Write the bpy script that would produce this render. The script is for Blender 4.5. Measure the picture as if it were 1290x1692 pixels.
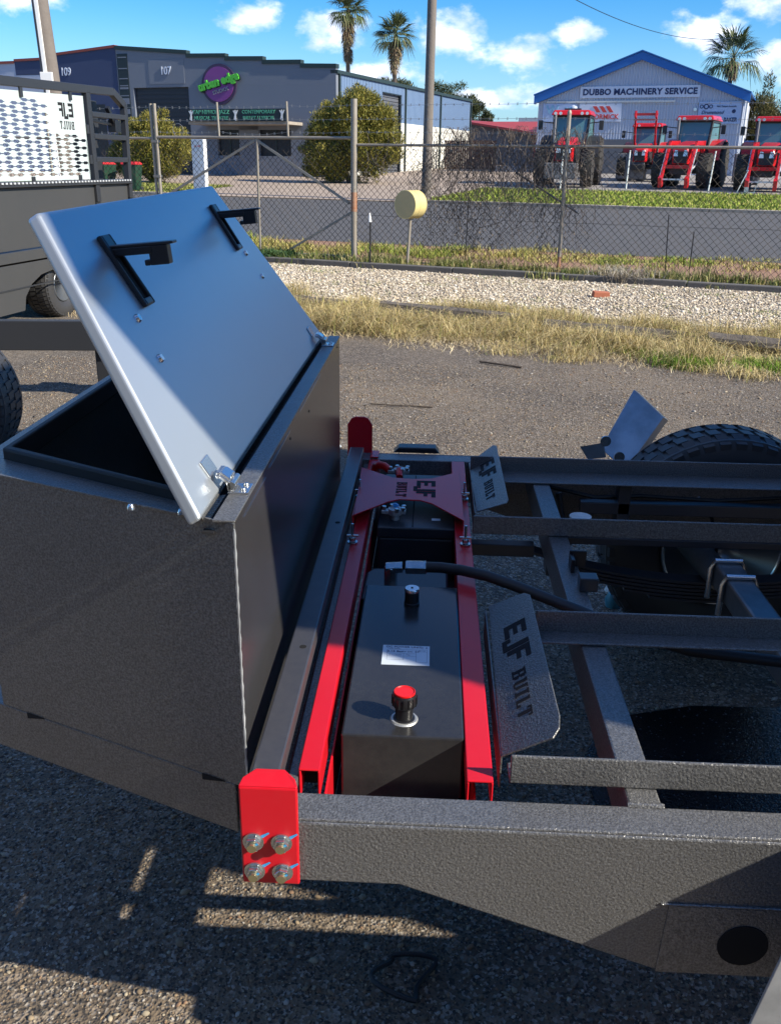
import bpy, math, random
import numpy as np
from mathutils import Vector, Matrix

for o in list(bpy.data.objects):
    bpy.data.objects.remove(o)
scn = bpy.context.scene
COL = scn.collection
R = math.radians

# ------------------------------------------------------------------ camera
cam_d = bpy.data.cameras.new('camera')
cam = bpy.data.objects.new('camera', cam_d)
COL.objects.link(cam)
cam_d.sensor_fit = 'VERTICAL'
cam_d.sensor_height = 24.0
cam_d.lens = 24.0 * 1500.0 / 1692.0
cam_d.clip_start = 0.02
cam_d.clip_end = 6000
_f = 1500.0
def _v(x, y):
    return Vector((x - 645.0, y - 846.0, _f)).normalized()
_p1, _p2 = _v(722, 272), _v(1722, 287)
_up = _p1.cross(_p2).normalized()
if _up.y > 0:
    _up = -_up
_X = _p1.cross(_up)
RM = Matrix((_X, _p1, _up))            # world = RM @ camera-space (x right, y down, z forward)
_r, _u, _b = RM @ Vector((1, 0, 0)), -(RM @ Vector((0, 1, 0))), -(RM @ Vector((0, 0, 1)))
m = Matrix((( _r.x, _u.x, _b.x, 0), (_r.y, _u.y, _b.y, 0), (_r.z, _u.z, _b.z, 1.72), (0, 0, 0, 1)))
cam.matrix_world = m
scn.camera = cam
scn.view_settings.view_transform = 'Standard'
scn.view_settings.look = 'None'
scn.view_settings.exposure = 0.98
scn.view_settings.gamma = 1.0
scn.view_settings.use_curve_mapping = False
scn.cycles.max_bounces = 6
scn.cycles.transparent_max_bounces = 6

# ------------------------------------------------------------------ sun + sky
SUN_EL, SUN_AZ = 33.9, -24.0            # towards the sun: +X, slightly towards the camera
sl = bpy.data.lights.new('sun', 'SUN')
sl.energy = 4.0
sl.angle = R(0.53)
sl.color = (1.0, 0.93, 0.79)
so = bpy.data.objects.new('sun', sl)
COL.objects.link(so)
sd = Vector((math.cos(R(SUN_EL)) * math.cos(R(SUN_AZ)), math.cos(R(SUN_EL)) * math.sin(R(SUN_AZ)), math.sin(R(SUN_EL))))
so.rotation_euler = sd.to_track_quat('Z', 'Y').to_euler()
so.location = sd * 50

world = bpy.data.worlds.new('World')
scn.world = world
world.use_nodes = True
wn, wl = world.node_tree.nodes, world.node_tree.links
wn.clear()
def N(t, **k):
    n = wn.new(t)
    for a, b in k.items():
        setattr(n, a, b)
    return n
sky = N('ShaderNodeTexSky', sky_type='NISHITA')
sky.sun_disc = False
sky.sun_elevation = R(SUN_EL)
sky.sun_rotation = R(90 - SUN_AZ)
sky.air_density = 1.0
sky.dust_density = 0.15
sky.ozone_density = 2.0
hs = N('ShaderNodeHueSaturation')
hs.inputs['Saturation'].default_value = 1.65
hs.inputs['Value'].default_value = 1.0
wl.new(sky.outputs[0], hs.inputs['Color'])
tc = N('ShaderNodeTexCoord')
sep = N('ShaderNodeSeparateXYZ')
wl.new(tc.outputs['Generated'], sep.inputs[0])
def M(op, a, b=None, c=None):
    n = N('ShaderNodeMath', operation=op)
    for i, q in enumerate((a, b, c)):
        if q is None:
            continue
        if isinstance(q, (int, float)):
            n.inputs[i].default_value = q
        else:
            wl.new(q, n.inputs[i])
    return n.outputs[0]
az = M('ARCTAN2', sep.outputs['X'], sep.outputs['Y'])
el = M('ARCSINE', sep.outputs['Z'])
# cumulus banks: azimuth (deg, right of +Y), elevation, half width, half height
clouds = [(-14.6, 10.6, 2.2, 1.0), (-10.6, 7.4, 2.2, .9), (-6.0, 6.9, 2.6, 1.2), (0.2, 6.9, 3.3, 1.2), (4.2, 5.7, 2.6, 1.3),
          (7.6, 6.9, 1.6, .8), (14.5, 6.6, 2.6, 1.4), (18.6, 8.4, 3.6, 1.6), (20, 5.2, 4.6, 1.3), (3.0, 3.6, 4.5, .9),
          (-3.5, 4.6, 3.2, 1.0), (9, 3.6, 5, .8), (14.5, 10.9, 1.5, .5), (-25, 8, 5, 1.6), (-38, 12, 8, 2.6), (30, 9, 7, 2.6),
          (44, 14, 9, 3), (62, 8, 8, 2.2), (-60, 9, 8, 2.2), (90, 15, 10, 3), (130, 10, 12, 3), (-100, 12, 12, 3), (170, 14, 12, 3)]
nz = N('ShaderNodeTexNoise')
nz.inputs['Scale'].default_value = 26
nz.inputs['Detail'].default_value = 7
nz.inputs['Roughness'].default_value = 0.58
mp = N('ShaderNodeMapping')
mp.inputs['Scale'].default_value = (1, 1, 1.7)
wl.new(tc.outputs['Generated'], mp.inputs[0])
wl.new(mp.outputs[0], nz.inputs['Vector'])
best = None
for (a, e, wa, we) in clouds:
    da = M('DIVIDE', M('SUBTRACT', az, R(a)), R(wa * .95))
    de = M('DIVIDE', M('SUBTRACT', el, R(e)), R(we * .95))
    d = M('SQRT', M('ADD', M('MULTIPLY', da, da), M('MULTIPLY', de, de)))
    q = M('SUBTRACT', 1.0, d)
    best = q if best is None else M('MAXIMUM', best, q)
val = M('ADD', M('MULTIPLY', M('MAXIMUM', best, -.6), 0.8), M('MULTIPLY', M('SUBTRACT', nz.outputs[0], 0.5), 1.9))
ramp = N('ShaderNodeMapRange', interpolation_type='SMOOTHSTEP')
ramp.inputs['From Min'].default_value = 0.0
ramp.inputs['From Max'].default_value = 0.62
wl.new(val, ramp.inputs[0])
nz2 = N('ShaderNodeTexNoise')
nz2.inputs['Scale'].default_value = 34
nz2.inputs['Detail'].default_value = 5
wl.new(mp.outputs[0], nz2.inputs['Vector'])
nz3 = N('ShaderNodeTexNoise')
nz3.inputs['Scale'].default_value = 3.2
nz3.inputs['Detail'].default_value = 7
nz3.inputs['Roughness'].default_value = .6
wl.new(tc.outputs['Generated'], nz3.inputs['Vector'])
hi = N('ShaderNodeMapRange', interpolation_type='SMOOTHSTEP')
hi.inputs['From Min'].default_value = .50
hi.inputs['From Max'].default_value = .62
wl.new(nz3.outputs[0], hi.inputs[0])
he = N('ShaderNodeMapRange', interpolation_type='SMOOTHSTEP')
he.inputs['From Min'].default_value = R(17)
he.inputs['From Max'].default_value = R(30)
wl.new(el, he.inputs[0])
fill_cloud = M('MULTIPLY', M('MULTIPLY', hi.outputs[0], he.outputs[0]), .6)  # extra cloud added above the view, whitens the light from overhead
ccol = N('ShaderNodeMix', data_type='RGBA')
ccol.inputs[6].default_value = (5.2, 6.3, 8.6, 1)
ccol.inputs[7].default_value = (9.6, 9.8, 10.4, 1)
cr = N('ShaderNodeMapRange')
cr.inputs['From Min'].default_value = 0.38
cr.inputs['From Max'].default_value = 0.6
wl.new(nz2.outputs[0], cr.inputs[0])
wl.new(cr.outputs[0], ccol.inputs[0])
mix = N('ShaderNodeMix', data_type='RGBA')
wl.new(M('MAXIMUM', M('MULTIPLY', ramp.outputs[0], 0.93), fill_cloud), mix.inputs[0])
tint = N('ShaderNodeMix', data_type='RGBA', blend_type='MULTIPLY')
tint.inputs[0].default_value = 1.0
tint.inputs[7].default_value = (0.72, 0.89, 1.12, 1)
wl.new(hs.outputs[0], tint.inputs[6])
hz = N('ShaderNodeMapRange', interpolation_type='SMOOTHSTEP')
hz.inputs['From Min'].default_value = R(7.5)
hz.inputs['From Max'].default_value = R(-1)
hz.inputs['To Max'].default_value = .85
wl.new(el, hz.inputs[0])
hmix = N('ShaderNodeMix', data_type='RGBA')
wl.new(hz.outputs[0], hmix.inputs[0])
wl.new(tint.outputs[2], hmix.inputs[6])
hmix.inputs[7].default_value = (2.3, 4.2, 6.0, 1)
wl.new(hmix.outputs[2], mix.inputs[6])
wl.new(ccol.outputs[2], mix.inputs[7])
bg = N('ShaderNodeBackground')
bg.inputs['Strength'].default_value = 0.080
wl.new(mix.outputs[2], bg.inputs[0])
wo = N('ShaderNodeOutputWorld')
wl.new(bg.outputs[0], wo.inputs[0])

# ------------------------------------------------------------------ materials
def mat(name, col, rough=0.6, metal=0.0, noise=None, bump=None, speck=None, spec=0.5, coat=0.0, attr=None, trans=0.0, wave=None):
    """noise=(scale, other colour, amount) ; bump=(scale, strength, distance) ; speck=(scale, colour, threshold)"""
    mt = bpy.data.materials.new(name)
    mt.use_nodes = True
    nt = mt.node_tree
    b = nt.nodes['Principled BSDF']
    b.inputs['Base Color'].default_value = (*col, 1)
    b.inputs['Roughness'].default_value = rough
    b.inputs['Metallic'].default_value = metal
    b.inputs['Specular IOR Level'].default_value = spec
    b.inputs['Coat Weight'].default_value = coat
    b.inputs['Coat Roughness'].default_value = 0.08
    b.inputs['Transmission Weight'].default_value = trans
    nn = nt.nodes.new
    tcn = nn('ShaderNodeTexCoord')
    cur = None
    if attr:
        a = nn('ShaderNodeAttribute')
        a.attribute_name = attr
        cur = a.outputs['Color']
    def mixc(fac, c2):
        nonlocal cur
        mx = nn('ShaderNodeMix')
        mx.data_type = 'RGBA'
        nt.links.new(fac, mx.inputs[0])
        if cur is None:
            mx.inputs[6].default_value = (*col, 1)
        else:
            nt.links.new(cur, mx.inputs[6])
        mx.inputs[7].default_value = (*c2, 1)
        cur = mx.outputs[2]
    for nz_ in ([noise] if noise and not isinstance(noise, list) else (noise or [])):
        t = nn('ShaderNodeTexNoise')
        t.inputs['Scale'].default_value = nz_[0]
        t.inputs['Detail'].default_value = 6
        t.inputs['Roughness'].default_value = 0.65
        nt.links.new(tcn.outputs['Object'], t.inputs['Vector'])
        r_ = nn('ShaderNodeMapRange')
        r_.inputs['From Min'].default_value = 0.5 - 0.5 * (nz_[3] if len(nz_) > 3 else 0.3)
        r_.inputs['From Max'].default_value = 0.5 + 0.5 * (nz_[3] if len(nz_) > 3 else 0.3)
        r_.inputs['To Max'].default_value = nz_[2]
        nt.links.new(t.outputs[0], r_.inputs[0])
        mixc(r_.outputs[0], nz_[1])
    for sp in ([speck] if speck and not isinstance(speck, list) else (speck or [])):
        t = nn('ShaderNodeTexVoronoi')
        t.inputs['Scale'].default_value = sp[0]
        nt.links.new(tcn.outputs['Object'], t.inputs['Vector'])
        sx = nn('ShaderNodeSeparateColor')
        nt.links.new(t.outputs['Color'], sx.inputs[0])
        c_ = nn('ShaderNodeMath')
        c_.operation = 'GREATER_THAN'
        c_.inputs[1].default_value = sp[2]
        nt.links.new(sx.outputs[0], c_.inputs[0])
        m_ = nn('ShaderNodeMath')
        m_.operation = 'MULTIPLY'
        m_.inputs[1].default_value = sp[3] if len(sp) > 3 else 1.0
        nt.links.new(c_.outputs[0], m_.inputs[0])
        mixc(m_.outputs[0], sp[1])
    if cur is not None:
        nt.links.new(cur, b.inputs['Base Color'])
    prev = None
    for bp in ([bump] if bump and not isinstance(bump, list) else (bump or [])):
        if len(bp) > 3 and bp[3] == 'v':
            t = nn('ShaderNodeTexVoronoi')
            t.inputs['Scale'].default_value = bp[0]
        else:
            t = nn('ShaderNodeTexNoise')
            t.inputs['Scale'].default_value = bp[0]
            t.inputs['Detail'].default_value = 3
        nt.links.new(tcn.outputs['Object'], t.inputs['Vector'])
        bm_ = nn('ShaderNodeBump')
        bm_.inputs['Strength'].default_value = bp[1]
        bm_.inputs['Distance'].default_value = bp[2]
        nt.links.new(t.outputs[0], bm_.inputs['Height'])
        if prev is not None:
            nt.links.new(prev, bm_.inputs['Normal'])
        prev = bm_.outputs[0]
    if prev is not None:
        nt.links.new(prev, b.inputs['Normal'])
    return mt

MT = {}
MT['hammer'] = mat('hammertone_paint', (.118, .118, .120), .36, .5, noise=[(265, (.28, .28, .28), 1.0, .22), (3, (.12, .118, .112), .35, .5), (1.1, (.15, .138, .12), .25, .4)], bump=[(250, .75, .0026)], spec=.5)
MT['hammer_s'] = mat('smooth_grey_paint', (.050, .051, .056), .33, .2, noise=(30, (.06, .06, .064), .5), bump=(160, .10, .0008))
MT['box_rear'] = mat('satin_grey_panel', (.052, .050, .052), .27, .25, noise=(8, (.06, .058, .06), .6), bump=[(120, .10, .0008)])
MT['lid'] = mat('satin_aluminium_paint', (.46, .50, .54), .34, .6, noise=[(5, (.44, .47, .50), .5, .5), (60, (.46, .49, .51), .3)], bump=(20, .03, .001))
MT['rubber'] = mat('black_rubber', (.014, .014, .016), .6, bump=(80, .2, .001), noise=(20, (.022, .021, .021), .6))
MT['tyre'] = mat('tyre_rubber', (.042, .042, .044), .50, noise=(14, (.045, .043, .041), .6, .5), bump=(120, .15, .001))
MT['black'] = mat('black_plastic', (.012, .012, .014), .35, noise=(20, (.018, .018, .02), .5))
MT['void'] = mat('matt_black', (.004, .004, .005), .9)
MT['tank'] = mat('black_gloss_tank', (.020, .020, .022), .20, noise=[(9, (.034, .034, .036), .6), (60, (.040, .039, .037), .4, .3)], bump=(6, .03, .002))
MT['tankf'] = MT['tank']
MT['battery'] = mat('battery_case', (.022, .024, .028), .4, noise=(12, (.03, .032, .036), .5))
MT['red'] = mat('red_powdercoat', (.60, .006, .017), .33, spec=.4, coat=.12, noise=[(6, (.50, .006, .014), .7, .5), (60, (.56, .02, .03), .3), (2.2, (.64, .012, .02), .5, .3)], bump=(150, .04, .0006))
MT['redcap'] = mat('red_plastic', (.70, .012, .012), .35)
MT['zinc'] = mat('zinc_plated_steel', (.62, .63, .62), .25, .95, noise=(60, (.42, .43, .42), .6), bump=(90, .2, .0008))
MT['zincw'] = mat('cast_lead', (.55, .55, .53), .45, .6, noise=(90, (.35, .35, .33), .6), bump=(160, .5, .001))
MT['bluepen'] = mat('blue_marker', (.04, .30, .62), .5)
MT['brass'] = mat('yellow_zinc', (.55, .50, .30), .3, .9)
MT['stainless'] = mat('stainless_steel', (.66, .67, .68), .22, .95, bump=(200, .05, .0004))
MT['baresteel'] = mat('brushed_bare_steel', (.105, .105, .115), .38, .6, noise=(40, (.16, .15, .15), .6, .5), bump=(90, .1, .0006))
MT['label'] = mat('silver_label', (.62, .68, .74), .4, noise=(40, (.56, .62, .68), .4))
MT['print'] = mat('label_print', (.015, .03, .10), .6)
MT['cutout'] = mat('dark_cut_out', (.006, .006, .008), .9)
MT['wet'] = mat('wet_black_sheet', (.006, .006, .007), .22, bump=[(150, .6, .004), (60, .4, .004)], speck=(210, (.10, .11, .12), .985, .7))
MT['axle'] = mat('galvanised_axle', (.17, .19, .20), .35, .6, noise=(30, (.12, .13, .14), .6))
MT['rim'] = mat('grey_steel_rim', (.26, .28, .30), .3, .6)
MT['hose'] = mat('hydraulic_hose', (.016, .018, .022), .5, bump=(150, .3, .001))
MT['guard'] = mat('grey_guard_paint', (.50, .52, .54), .33, .5, noise=(9, (.17, .18, .19), .5), bump=(220, .1, .0006))
MT['teal'] = mat('teal_plastic', (.06, .22, .26), .4)
MT['white'] = mat('white_plastic', (.75, .75, .70), .5, noise=(30, (.55, .52, .45), .5))
# ground & nature
MT['ground'] = mat('worn_bitumen_yard', (.195, .143, .092), .94,
                   noise=[(.30, (.105, .086, .066), .9, .35), (1.3, (.225, .165, .105), .7, .3), (5, (.115, .092, .070), .5, .3), (26, (.215, .170, .120), .5, .4), (.8, (.085, .066, .050), .75, .16)],
                   speck=[(120, (.33, .29, .24), .82, .8), (150, (.040, .036, .032), .78, .9), (60, (.25, .20, .15), .92, .8)],
                   bump=[(120, .8, .007, 'v'), (34, .45, .010)])
MT['stone'] = mat('loose_stone', (.30, .25, .20), .9, attr='Col', bump=(90, .4, .003))
MT['gravel'] = mat('white_gravel_bed', (.46, .385, .28), .95, noise=[(1.2, (.40, .34, .25), .5, .5), (14, (.30, .25, .19), .6)],
                   speck=[(30, (.60, .53, .42), .6, .8), (36, (.17, .14, .11), .84, .8)], bump=[(22, 1, .03, 'v')])
MT['road'] = mat('road_asphalt', (.085, .081, .078), .9, noise=[(.5, (.102, .097, .092), .8, .5), (9, (.060, .058, .058), .5)], speck=(40, (.14, .13, .125), .85, .6), bump=(40, .5, .008))
MT['dirt'] = mat('red_dirt', (.30, .155, .095), .95, noise=[(.8, (.30, .21, .13), .7, .5), (9, (.24, .13, .08), .6)], bump=(18, .6, .02))
MT['turf'] = mat('green_verge', (.19, .24, .035), .95, noise=[(.7, (.26, .26, .055), .7, .5), (6, (.07, .105, .016), .6)], bump=(30, .8, .03))
MT['yard'] = mat('concrete_apron', (.27, .25, .23), .9, noise=[(.4, (.33, .29, .25), .7, .5), (5, (.24, .22, .20), .5)], bump=(30, .3, .005))
MT['drive'] = mat('tan_driveway', (.36, .28, .215), .9, noise=[(.4, (.42, .33, .25), .7, .5), (5, (.30, .24, .19), .5)], bump=(30, .3, .005))
MT['kerb'] = mat('weathered_concrete', (.42, .36, .29), .9, noise=[(4, (.17, .15, .13), .7, .5)], bump=(40, .5, .006))
MT['plinth'] = mat('dark_concrete_edging', (.10, .095, .088), .9, noise=[(6, (.17, .15, .13), .6, .5)], bump=(40, .5, .006))
MT['grass'] = mat('grass_blade', (.3, .25, .1), .7, attr='Col', spec=.25)
MT['leaf'] = mat('leaf', (.1, .12, .03), .55, attr='Col', spec=.3)
MT['bark'] = mat('bark', (.10, .075, .055), .9, noise=(9, (.06, .05, .04), .7), bump=(30, .8, .02))
MT['timber'] = mat('weathered_timber', (.095, .078, .062), .9, noise=[(9, (.17, .145, .12), .7, .5)], bump=(24, .8, .012))
MT['pole'] = mat('grey_pole_timber', (.15, .125, .105), .85, noise=[(3, (.21, .18, .155), .7, .6)], bump=(14, .6, .012))
MT['galv'] = mat('aged_galvanised_pipe', (.34, .31, .26), .6, .35, noise=[(5, (.24, .19, .14), .7, .5)], bump=(30, .2, .003))
MT['rust'] = mat('rusted_pipe', (.34, .12, .045), .85, .1, noise=[(14, (.40, .30, .22), .8, .5)], bump=(30, .5, .004))
MT['wire'] = mat('rusty_fence_wire', (.060, .050, .042), .75, .3)
MT['barb'] = mat('barbed_wire', (.36, .34, .32), .5, .6)
MT['vine'] = mat('dead_vine', (.11, .085, .068), .9, noise=(9, (.20, .165, .14), .8))
MT['drum'] = mat('cream_drum_paint', (.68, .56, .25), .45, noise=(5, (.62, .50, .22), .6))
MT['whitep'] = mat('white_paint', (.78, .78, .76), .5)
MT['brick'] = mat('red_brick', (.42, .14, .075), .9, noise=(20, (.34, .11, .06), .6), bump=(60, .5, .003))
# buildings
MT['w107'] = mat('slate_grey_render', (.165, .185, .225), .8, noise=(.6, (.19, .21, .25), .6, .5))
MT['w109'] = mat('navy_render', (.040, .058, .125), .8, noise=(.6, (.048, .068, .14), .6, .5))
MT['wpale'] = mat('pale_lilac_render', (.42, .46, .56), .8)
MT['cap_g'] = mat('dark_green_flashing', (.020, .036, .034), .5)
MT['cap_r'] = mat('rust_red_flashing', (.26, .055, .035), .5)
MT['dark'] = mat('dark_opening', (.012, .014, .020), .5)
MT['panelb'] = mat('charcoal_sign', (.014, .022, .026), .5)
MT['sideb'] = mat('pale_blue_cladding', (.17, .25, .38), .55, .1)
MT['sidew'] = mat('cream_block_wall', (.72, .70, .62), .8, noise=(1, (.64, .61, .53), .5))
MT['rollg'] = mat('grey_roller_door', (.13, .135, .15), .5, .2)
MT['rolld'] = mat('black_roller_door', (.022, .024, .034), .5)
MT['conc'] = MT['kerb']
MT['purple'] = mat('purple_sign', (.20, .045, .22), .5, noise=(2, (.24, .06, .26), .5))
MT['purpled'] = mat('dark_purple_sign', (.055, .03, .075), .5)
MT['green'] = mat('lime_green_letter', (.10, .52, .05), .5)
MT['greyl'] = mat('grey_letter', (.36, .36, .38), .5)
MT['mint'] = mat('mint_letter', (.10, .38, .24), .5)
MT['corr'] = mat('silver_corrugated_cladding', (.46, .50, .59), .5, .15, noise=(.6, (.41, .45, .54), .5))
MT['blue'] = mat('royal_blue_trim', (.020, .13, .42), .45)
MT['sign'] = mat('white_sign_panel', (.60, .65, .76), .5)
MT['signb'] = mat('pale_blue_sign_panel', (.36, .46, .66), .5)
MT['navy'] = mat('navy_letter', (.015, .028, .10), .5)
MT['teall'] = mat('faded_teal_letter', (.22, .42, .58), .5)
MT['redl'] = mat('red_letter', (.58, .06, .05), .5)
MT['roofr'] = mat('red_roof', (.34, .05, .045), .5, noise=(1, (.28, .045, .04), .5))
MT['roofw'] = mat('pale_roof', (.62, .62, .60), .5)
MT['pink'] = mat('salmon_render', (.62, .42, .32), .8)
MT['tred'] = mat('tractor_red', (.55, .012, .016), .3, coat=.3, noise=(3, (.48, .01, .014), .4))
MT['tdark'] = mat('tractor_dark', (.020, .020, .022), .5, noise=(6, (.035, .034, .034), .6))
MT['tgrey'] = mat('tractor_grey', (.20, .20, .21), .5)
MT['lug'] = mat('dusty_tractor_tyre', (.026, .024, .022), .85, noise=(4, (.055, .048, .040), .6, .5))
MT['glass'] = mat('tinted_glass', (.10, .22, .24), .06, 0, spec=.8)
MT['lamp'] = mat('headlamp_glass', (.72, .74, .76), .15, .3)
MT['bingreen'] = mat('green_bin_plastic', (.012, .045, .025), .5)
MT['binred'] = mat('red_bin_lid', (.55, .025, .03), .5)
MT['perf'] = mat('white_perforated_sheet', (.56, .62, .60), .4, .1, noise=(2, (.50, .57, .56), .4))
MT['tray'] = mat('charcoal_tray_paint', (.058, .059, .060), .5, .2, noise=(2, (.075, .072, .068), .6, .5))
MT['trayd'] = mat('dark_tray_paint', (.035, .037, .042), .45, .2)
MT['truck'] = mat('charcoal_truck_paint', (.05, .052, .06), .4)

# ------------------------------------------------------------------ helpers
class MB:
    def __init__(s):
        s.v, s.f = [], []
    def add(s, vs, fs):
        n = len(s.v)
        s.v += [tuple(p) for p in vs]
        s.f += [tuple(i + n for i in f) for f in fs]
        return s
    def box(s, x0, x1, y0, y1, z0, z1):
        return s.add([(x0, y0, z0), (x1, y0, z0), (x1, y1, z0), (x0, y1, z0), (x0, y0, z1), (x1, y0, z1), (x1, y1, z1), (x0, y1, z1)],
                     [(3, 2, 1, 0), (4, 5, 6, 7), (0, 1, 5, 4), (1, 2, 6, 5), (2, 3, 7, 6), (3, 0, 4, 7)])
    def bar(s, a, b, w, h, upv=(0, 0, 1)):
        a, b = Vector(a), Vector(b)
        d = (b - a).normalized()
        u = Vector(upv)
        x = d.cross(u)
        if x.length < 1e-4:
            x = d.cross(Vector((1, 0, 0)))
        x.normalize()
        u = x.cross(d).normalized()
        c = [(-w / 2, -h / 2), (w / 2, -h / 2), (w / 2, h / 2), (-w / 2, h / 2)]
        vs = [a + x * p + u * q for p, q in c] + [b + x * p + u * q for p, q in c]
        return s.add(vs, [(0, 1, 2, 3), (7, 6, 5, 4), (1, 0, 4, 5), (2, 1, 5, 6), (3, 2, 6, 7), (0, 3, 7, 4)])
    def prism(s, poly, fn, t0, t1):
        """poly: 2-D points, fn(p, q, t) -> 3-D"""
        n = len(poly)
        vs = [fn(p, q, t0) for p, q in poly] + [fn(p, q, t1) for p, q in poly]
        fs = [tuple(range(n)), tuple(range(2 * n - 1, n - 1, -1))] + [(i, i + n, (i + 1) % n + n, (i + 1) % n) for i in range(n)]
        return s.add(vs, fs)
    def cyl(s, a, b, r0, r1=None, n=16, cap=True):
        r1 = r0 if r1 is None else r1
        a, b = Vector(a), Vector(b)
        d = (b - a).normalized()
        x = d.orthogonal().normalized()
        y = d.cross(x)
        vs = []
        for c, r in ((a, r0), (b, r1)):
            for i in range(n):
                t = 2 * math.pi * i / n
                vs.append(c + x * math.cos(t) * r + y * math.sin(t) * r)
        fs = [(i, (i + 1) % n, (i + 1) % n + n, i + n) for i in range(n)]
        if cap:
            fs += [tuple(range(n - 1, -1, -1)), tuple(range(n, 2 * n))]
        return s.add(vs, fs)
    def tube(s, pts, r, n=8):
        pts = [Vector(p) for p in pts]
        k = len(pts)
        rs = r if isinstance(r, (list, tuple)) else [r] * k
        d0 = (pts[1] - pts[0]).normalized()
        x = d0.orthogonal().normalized()
        vs, fs = [], []
        for i, p in enumerate(pts):
            d = (pts[min(i + 1, k - 1)] - pts[max(i - 1, 0)]).normalized()
            x = (x - d * x.dot(d)).normalized()
            y = d.cross(x)
            for j in range(n):
                t = 2 * math.pi * j / n
                vs.append(p + x * math.cos(t) * rs[i] + y * math.sin(t) * rs[i])
        for i in range(k - 1):
            for j in range(n):
                fs.append((i * n + j, i * n + (j + 1) % n, (i + 1) * n + (j + 1) % n, (i + 1) * n + j))
        fs += [tuple(range(n - 1, -1, -1)), tuple(range((k - 1) * n, k * n))]
        return s.add(vs, fs)
    def lathe(s, prof, c, axis='z', n=32, close=False):
        """prof [(r, h)]"""
        c = Vector(c)
        k = len(prof)
        vs = []
        for r, h in prof:
            for j in range(n):
                t = 2 * math.pi * j / n
                a, b = r * math.cos(t), r * math.sin(t)
                vs.append(c + (Vector((a, b, h)) if axis == 'z' else Vector((a, h, b)) if axis == 'y' else Vector((h, a, b))))
        fs = []
        for i in range(k if close else k - 1):
            i2 = (i + 1) % k
            for j in range(n):
                fs.append((i * n + j, i * n + (j + 1) % n, i2 * n + (j + 1) % n, i2 * n + j))
        if not close:
            if prof[0][0] > 1e-5:
                fs.append(tuple(range(n)))
            if prof[-1][0] > 1e-5:
                fs.append(tuple((k - 1) * n + j for j in range(n)))
        return s.add(vs, fs)
    def build(s, name, mt, parent=None, bev=0, smooth=False, world=False):
        me = bpy.data.meshes.new(name)
        v = s.v
        if world and parent is not None:
            r_ = parent
            while r_.parent:
                r_ = r_.parent
            mi = INV[r_.name]
            v = [tuple(mi @ Vector(p)) for p in v]
        me.from_pydata([tuple(p) for p in v], [], s.f)
        me.materials.append(MT[mt] if isinstance(mt, str) else mt)
        o = bpy.data.objects.new(name, me)
        COL.objects.link(o)
        if parent is not None:
            o.parent = parent
        if smooth:
            me.polygons.foreach_set('use_smooth', [True] * len(me.polygons))
            me.set_sharp_from_angle(angle=R(38))
        bmfix(me)
        if bev:
            b_ = o.modifiers.new('bevel', 'BEVEL')
            b_.width = bev
            b_.segments = 2
            b_.limit_method = 'ANGLE'
            b_.angle_limit = R(40)
        return o

import bmesh
def bmfix(me):
    if len(me.polygons) > 20000:
        return
    b = bmesh.new()
    b.from_mesh(me)
    bmesh.ops.recalc_face_normals(b, faces=b.faces)
    b.to_mesh(me)
    b.free()

INV = {}
def thing(name, label, cat, loc=(0, 0, 0), rz=0.0, group=None):
    o = bpy.data.objects.new(name, None)
    o.empty_display_size = .2
    COL.objects.link(o)
    o.location = loc
    o.rotation_euler = (0, 0, rz)
    o['label'] = label
    o['category'] = cat
    if group:
        o['group'] = group
    INV[o.name] = (Matrix.Translation(Vector(loc)) @ Matrix.Rotation(rz, 4, 'Z')).inverted()
    return o
def tag(o, label, cat, group=None, kind=None):
    o['label'] = label
    o['category'] = cat
    if group:
        o['group'] = group
    if kind:
        o['kind'] = kind
    return o
def copy_tree(o, parent=None):
    c = o.copy()
    COL.objects.link(c)
    if parent is not None:
        c.parent = parent
    for ch in list(o.children):
        copy_tree(ch, c)
    return c
def text(body, name, mt, parent, loc, size, rot=None, ext=.002, bold=0.0, sx=1.0, shear=0.0, align='CENTER', mirror=False, spacing=1.0):
    cu = bpy.data.curves.new(name, 'FONT')
    cu.body = body
    cu.size = size
    cu.align_x = align
    cu.align_y = 'CENTER'
    cu.extrude = ext
    cu.offset = bold * size
    cu.shear = shear
    cu.space_character = spacing
    cu.space_line = .85
    cu.resolution_u = 3
    cu.materials.append(MT[mt])
    t = bpy.data.objects.new(name, cu)
    COL.objects.link(t)
    t.parent = parent
    t.location = loc
    if rot is not None:
        t.rotation_euler = rot
    t.scale = (-sx if mirror else sx, 1, 1)
    return t

def stuff_mesh(name, V, F, mt, cols=None, parent=None, nper=None):
    """fast mesh from numpy; F (n,3|4); cols per vertex"""
    me = bpy.data.meshes.new(name)
    nv, nf, k = len(V), len(F), F.shape[1]
    me.vertices.add(nv)
    me.vertices.foreach_set('co', np.asarray(V, dtype=np.float32).ravel())
    me.loops.add(nf * k)
    me.loops.foreach_set('vertex_index', np.asarray(F, dtype=np.int32).ravel())
    me.polygons.add(nf)
    me.polygons.foreach_set('loop_start', np.arange(0, nf * k, k, dtype=np.int32))
    me.update(calc_edges=True)
    me.validate()
    if cols is not None:
        a = me.color_attributes.new('Col', 'FLOAT_COLOR', 'POINT')
        c4 = np.ones((nv, 4), dtype=np.float32)
        c4[:, :3] = cols
        a.data.foreach_set('color', c4.ravel())
    me.materials.append(MT[mt])
    o = bpy.data.objects.new(name, me)
    COL.objects.link(o)
    if parent is not None:
        o.parent = parent
    return o

rng = np.random.default_rng(7)
random.seed(7)

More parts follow.
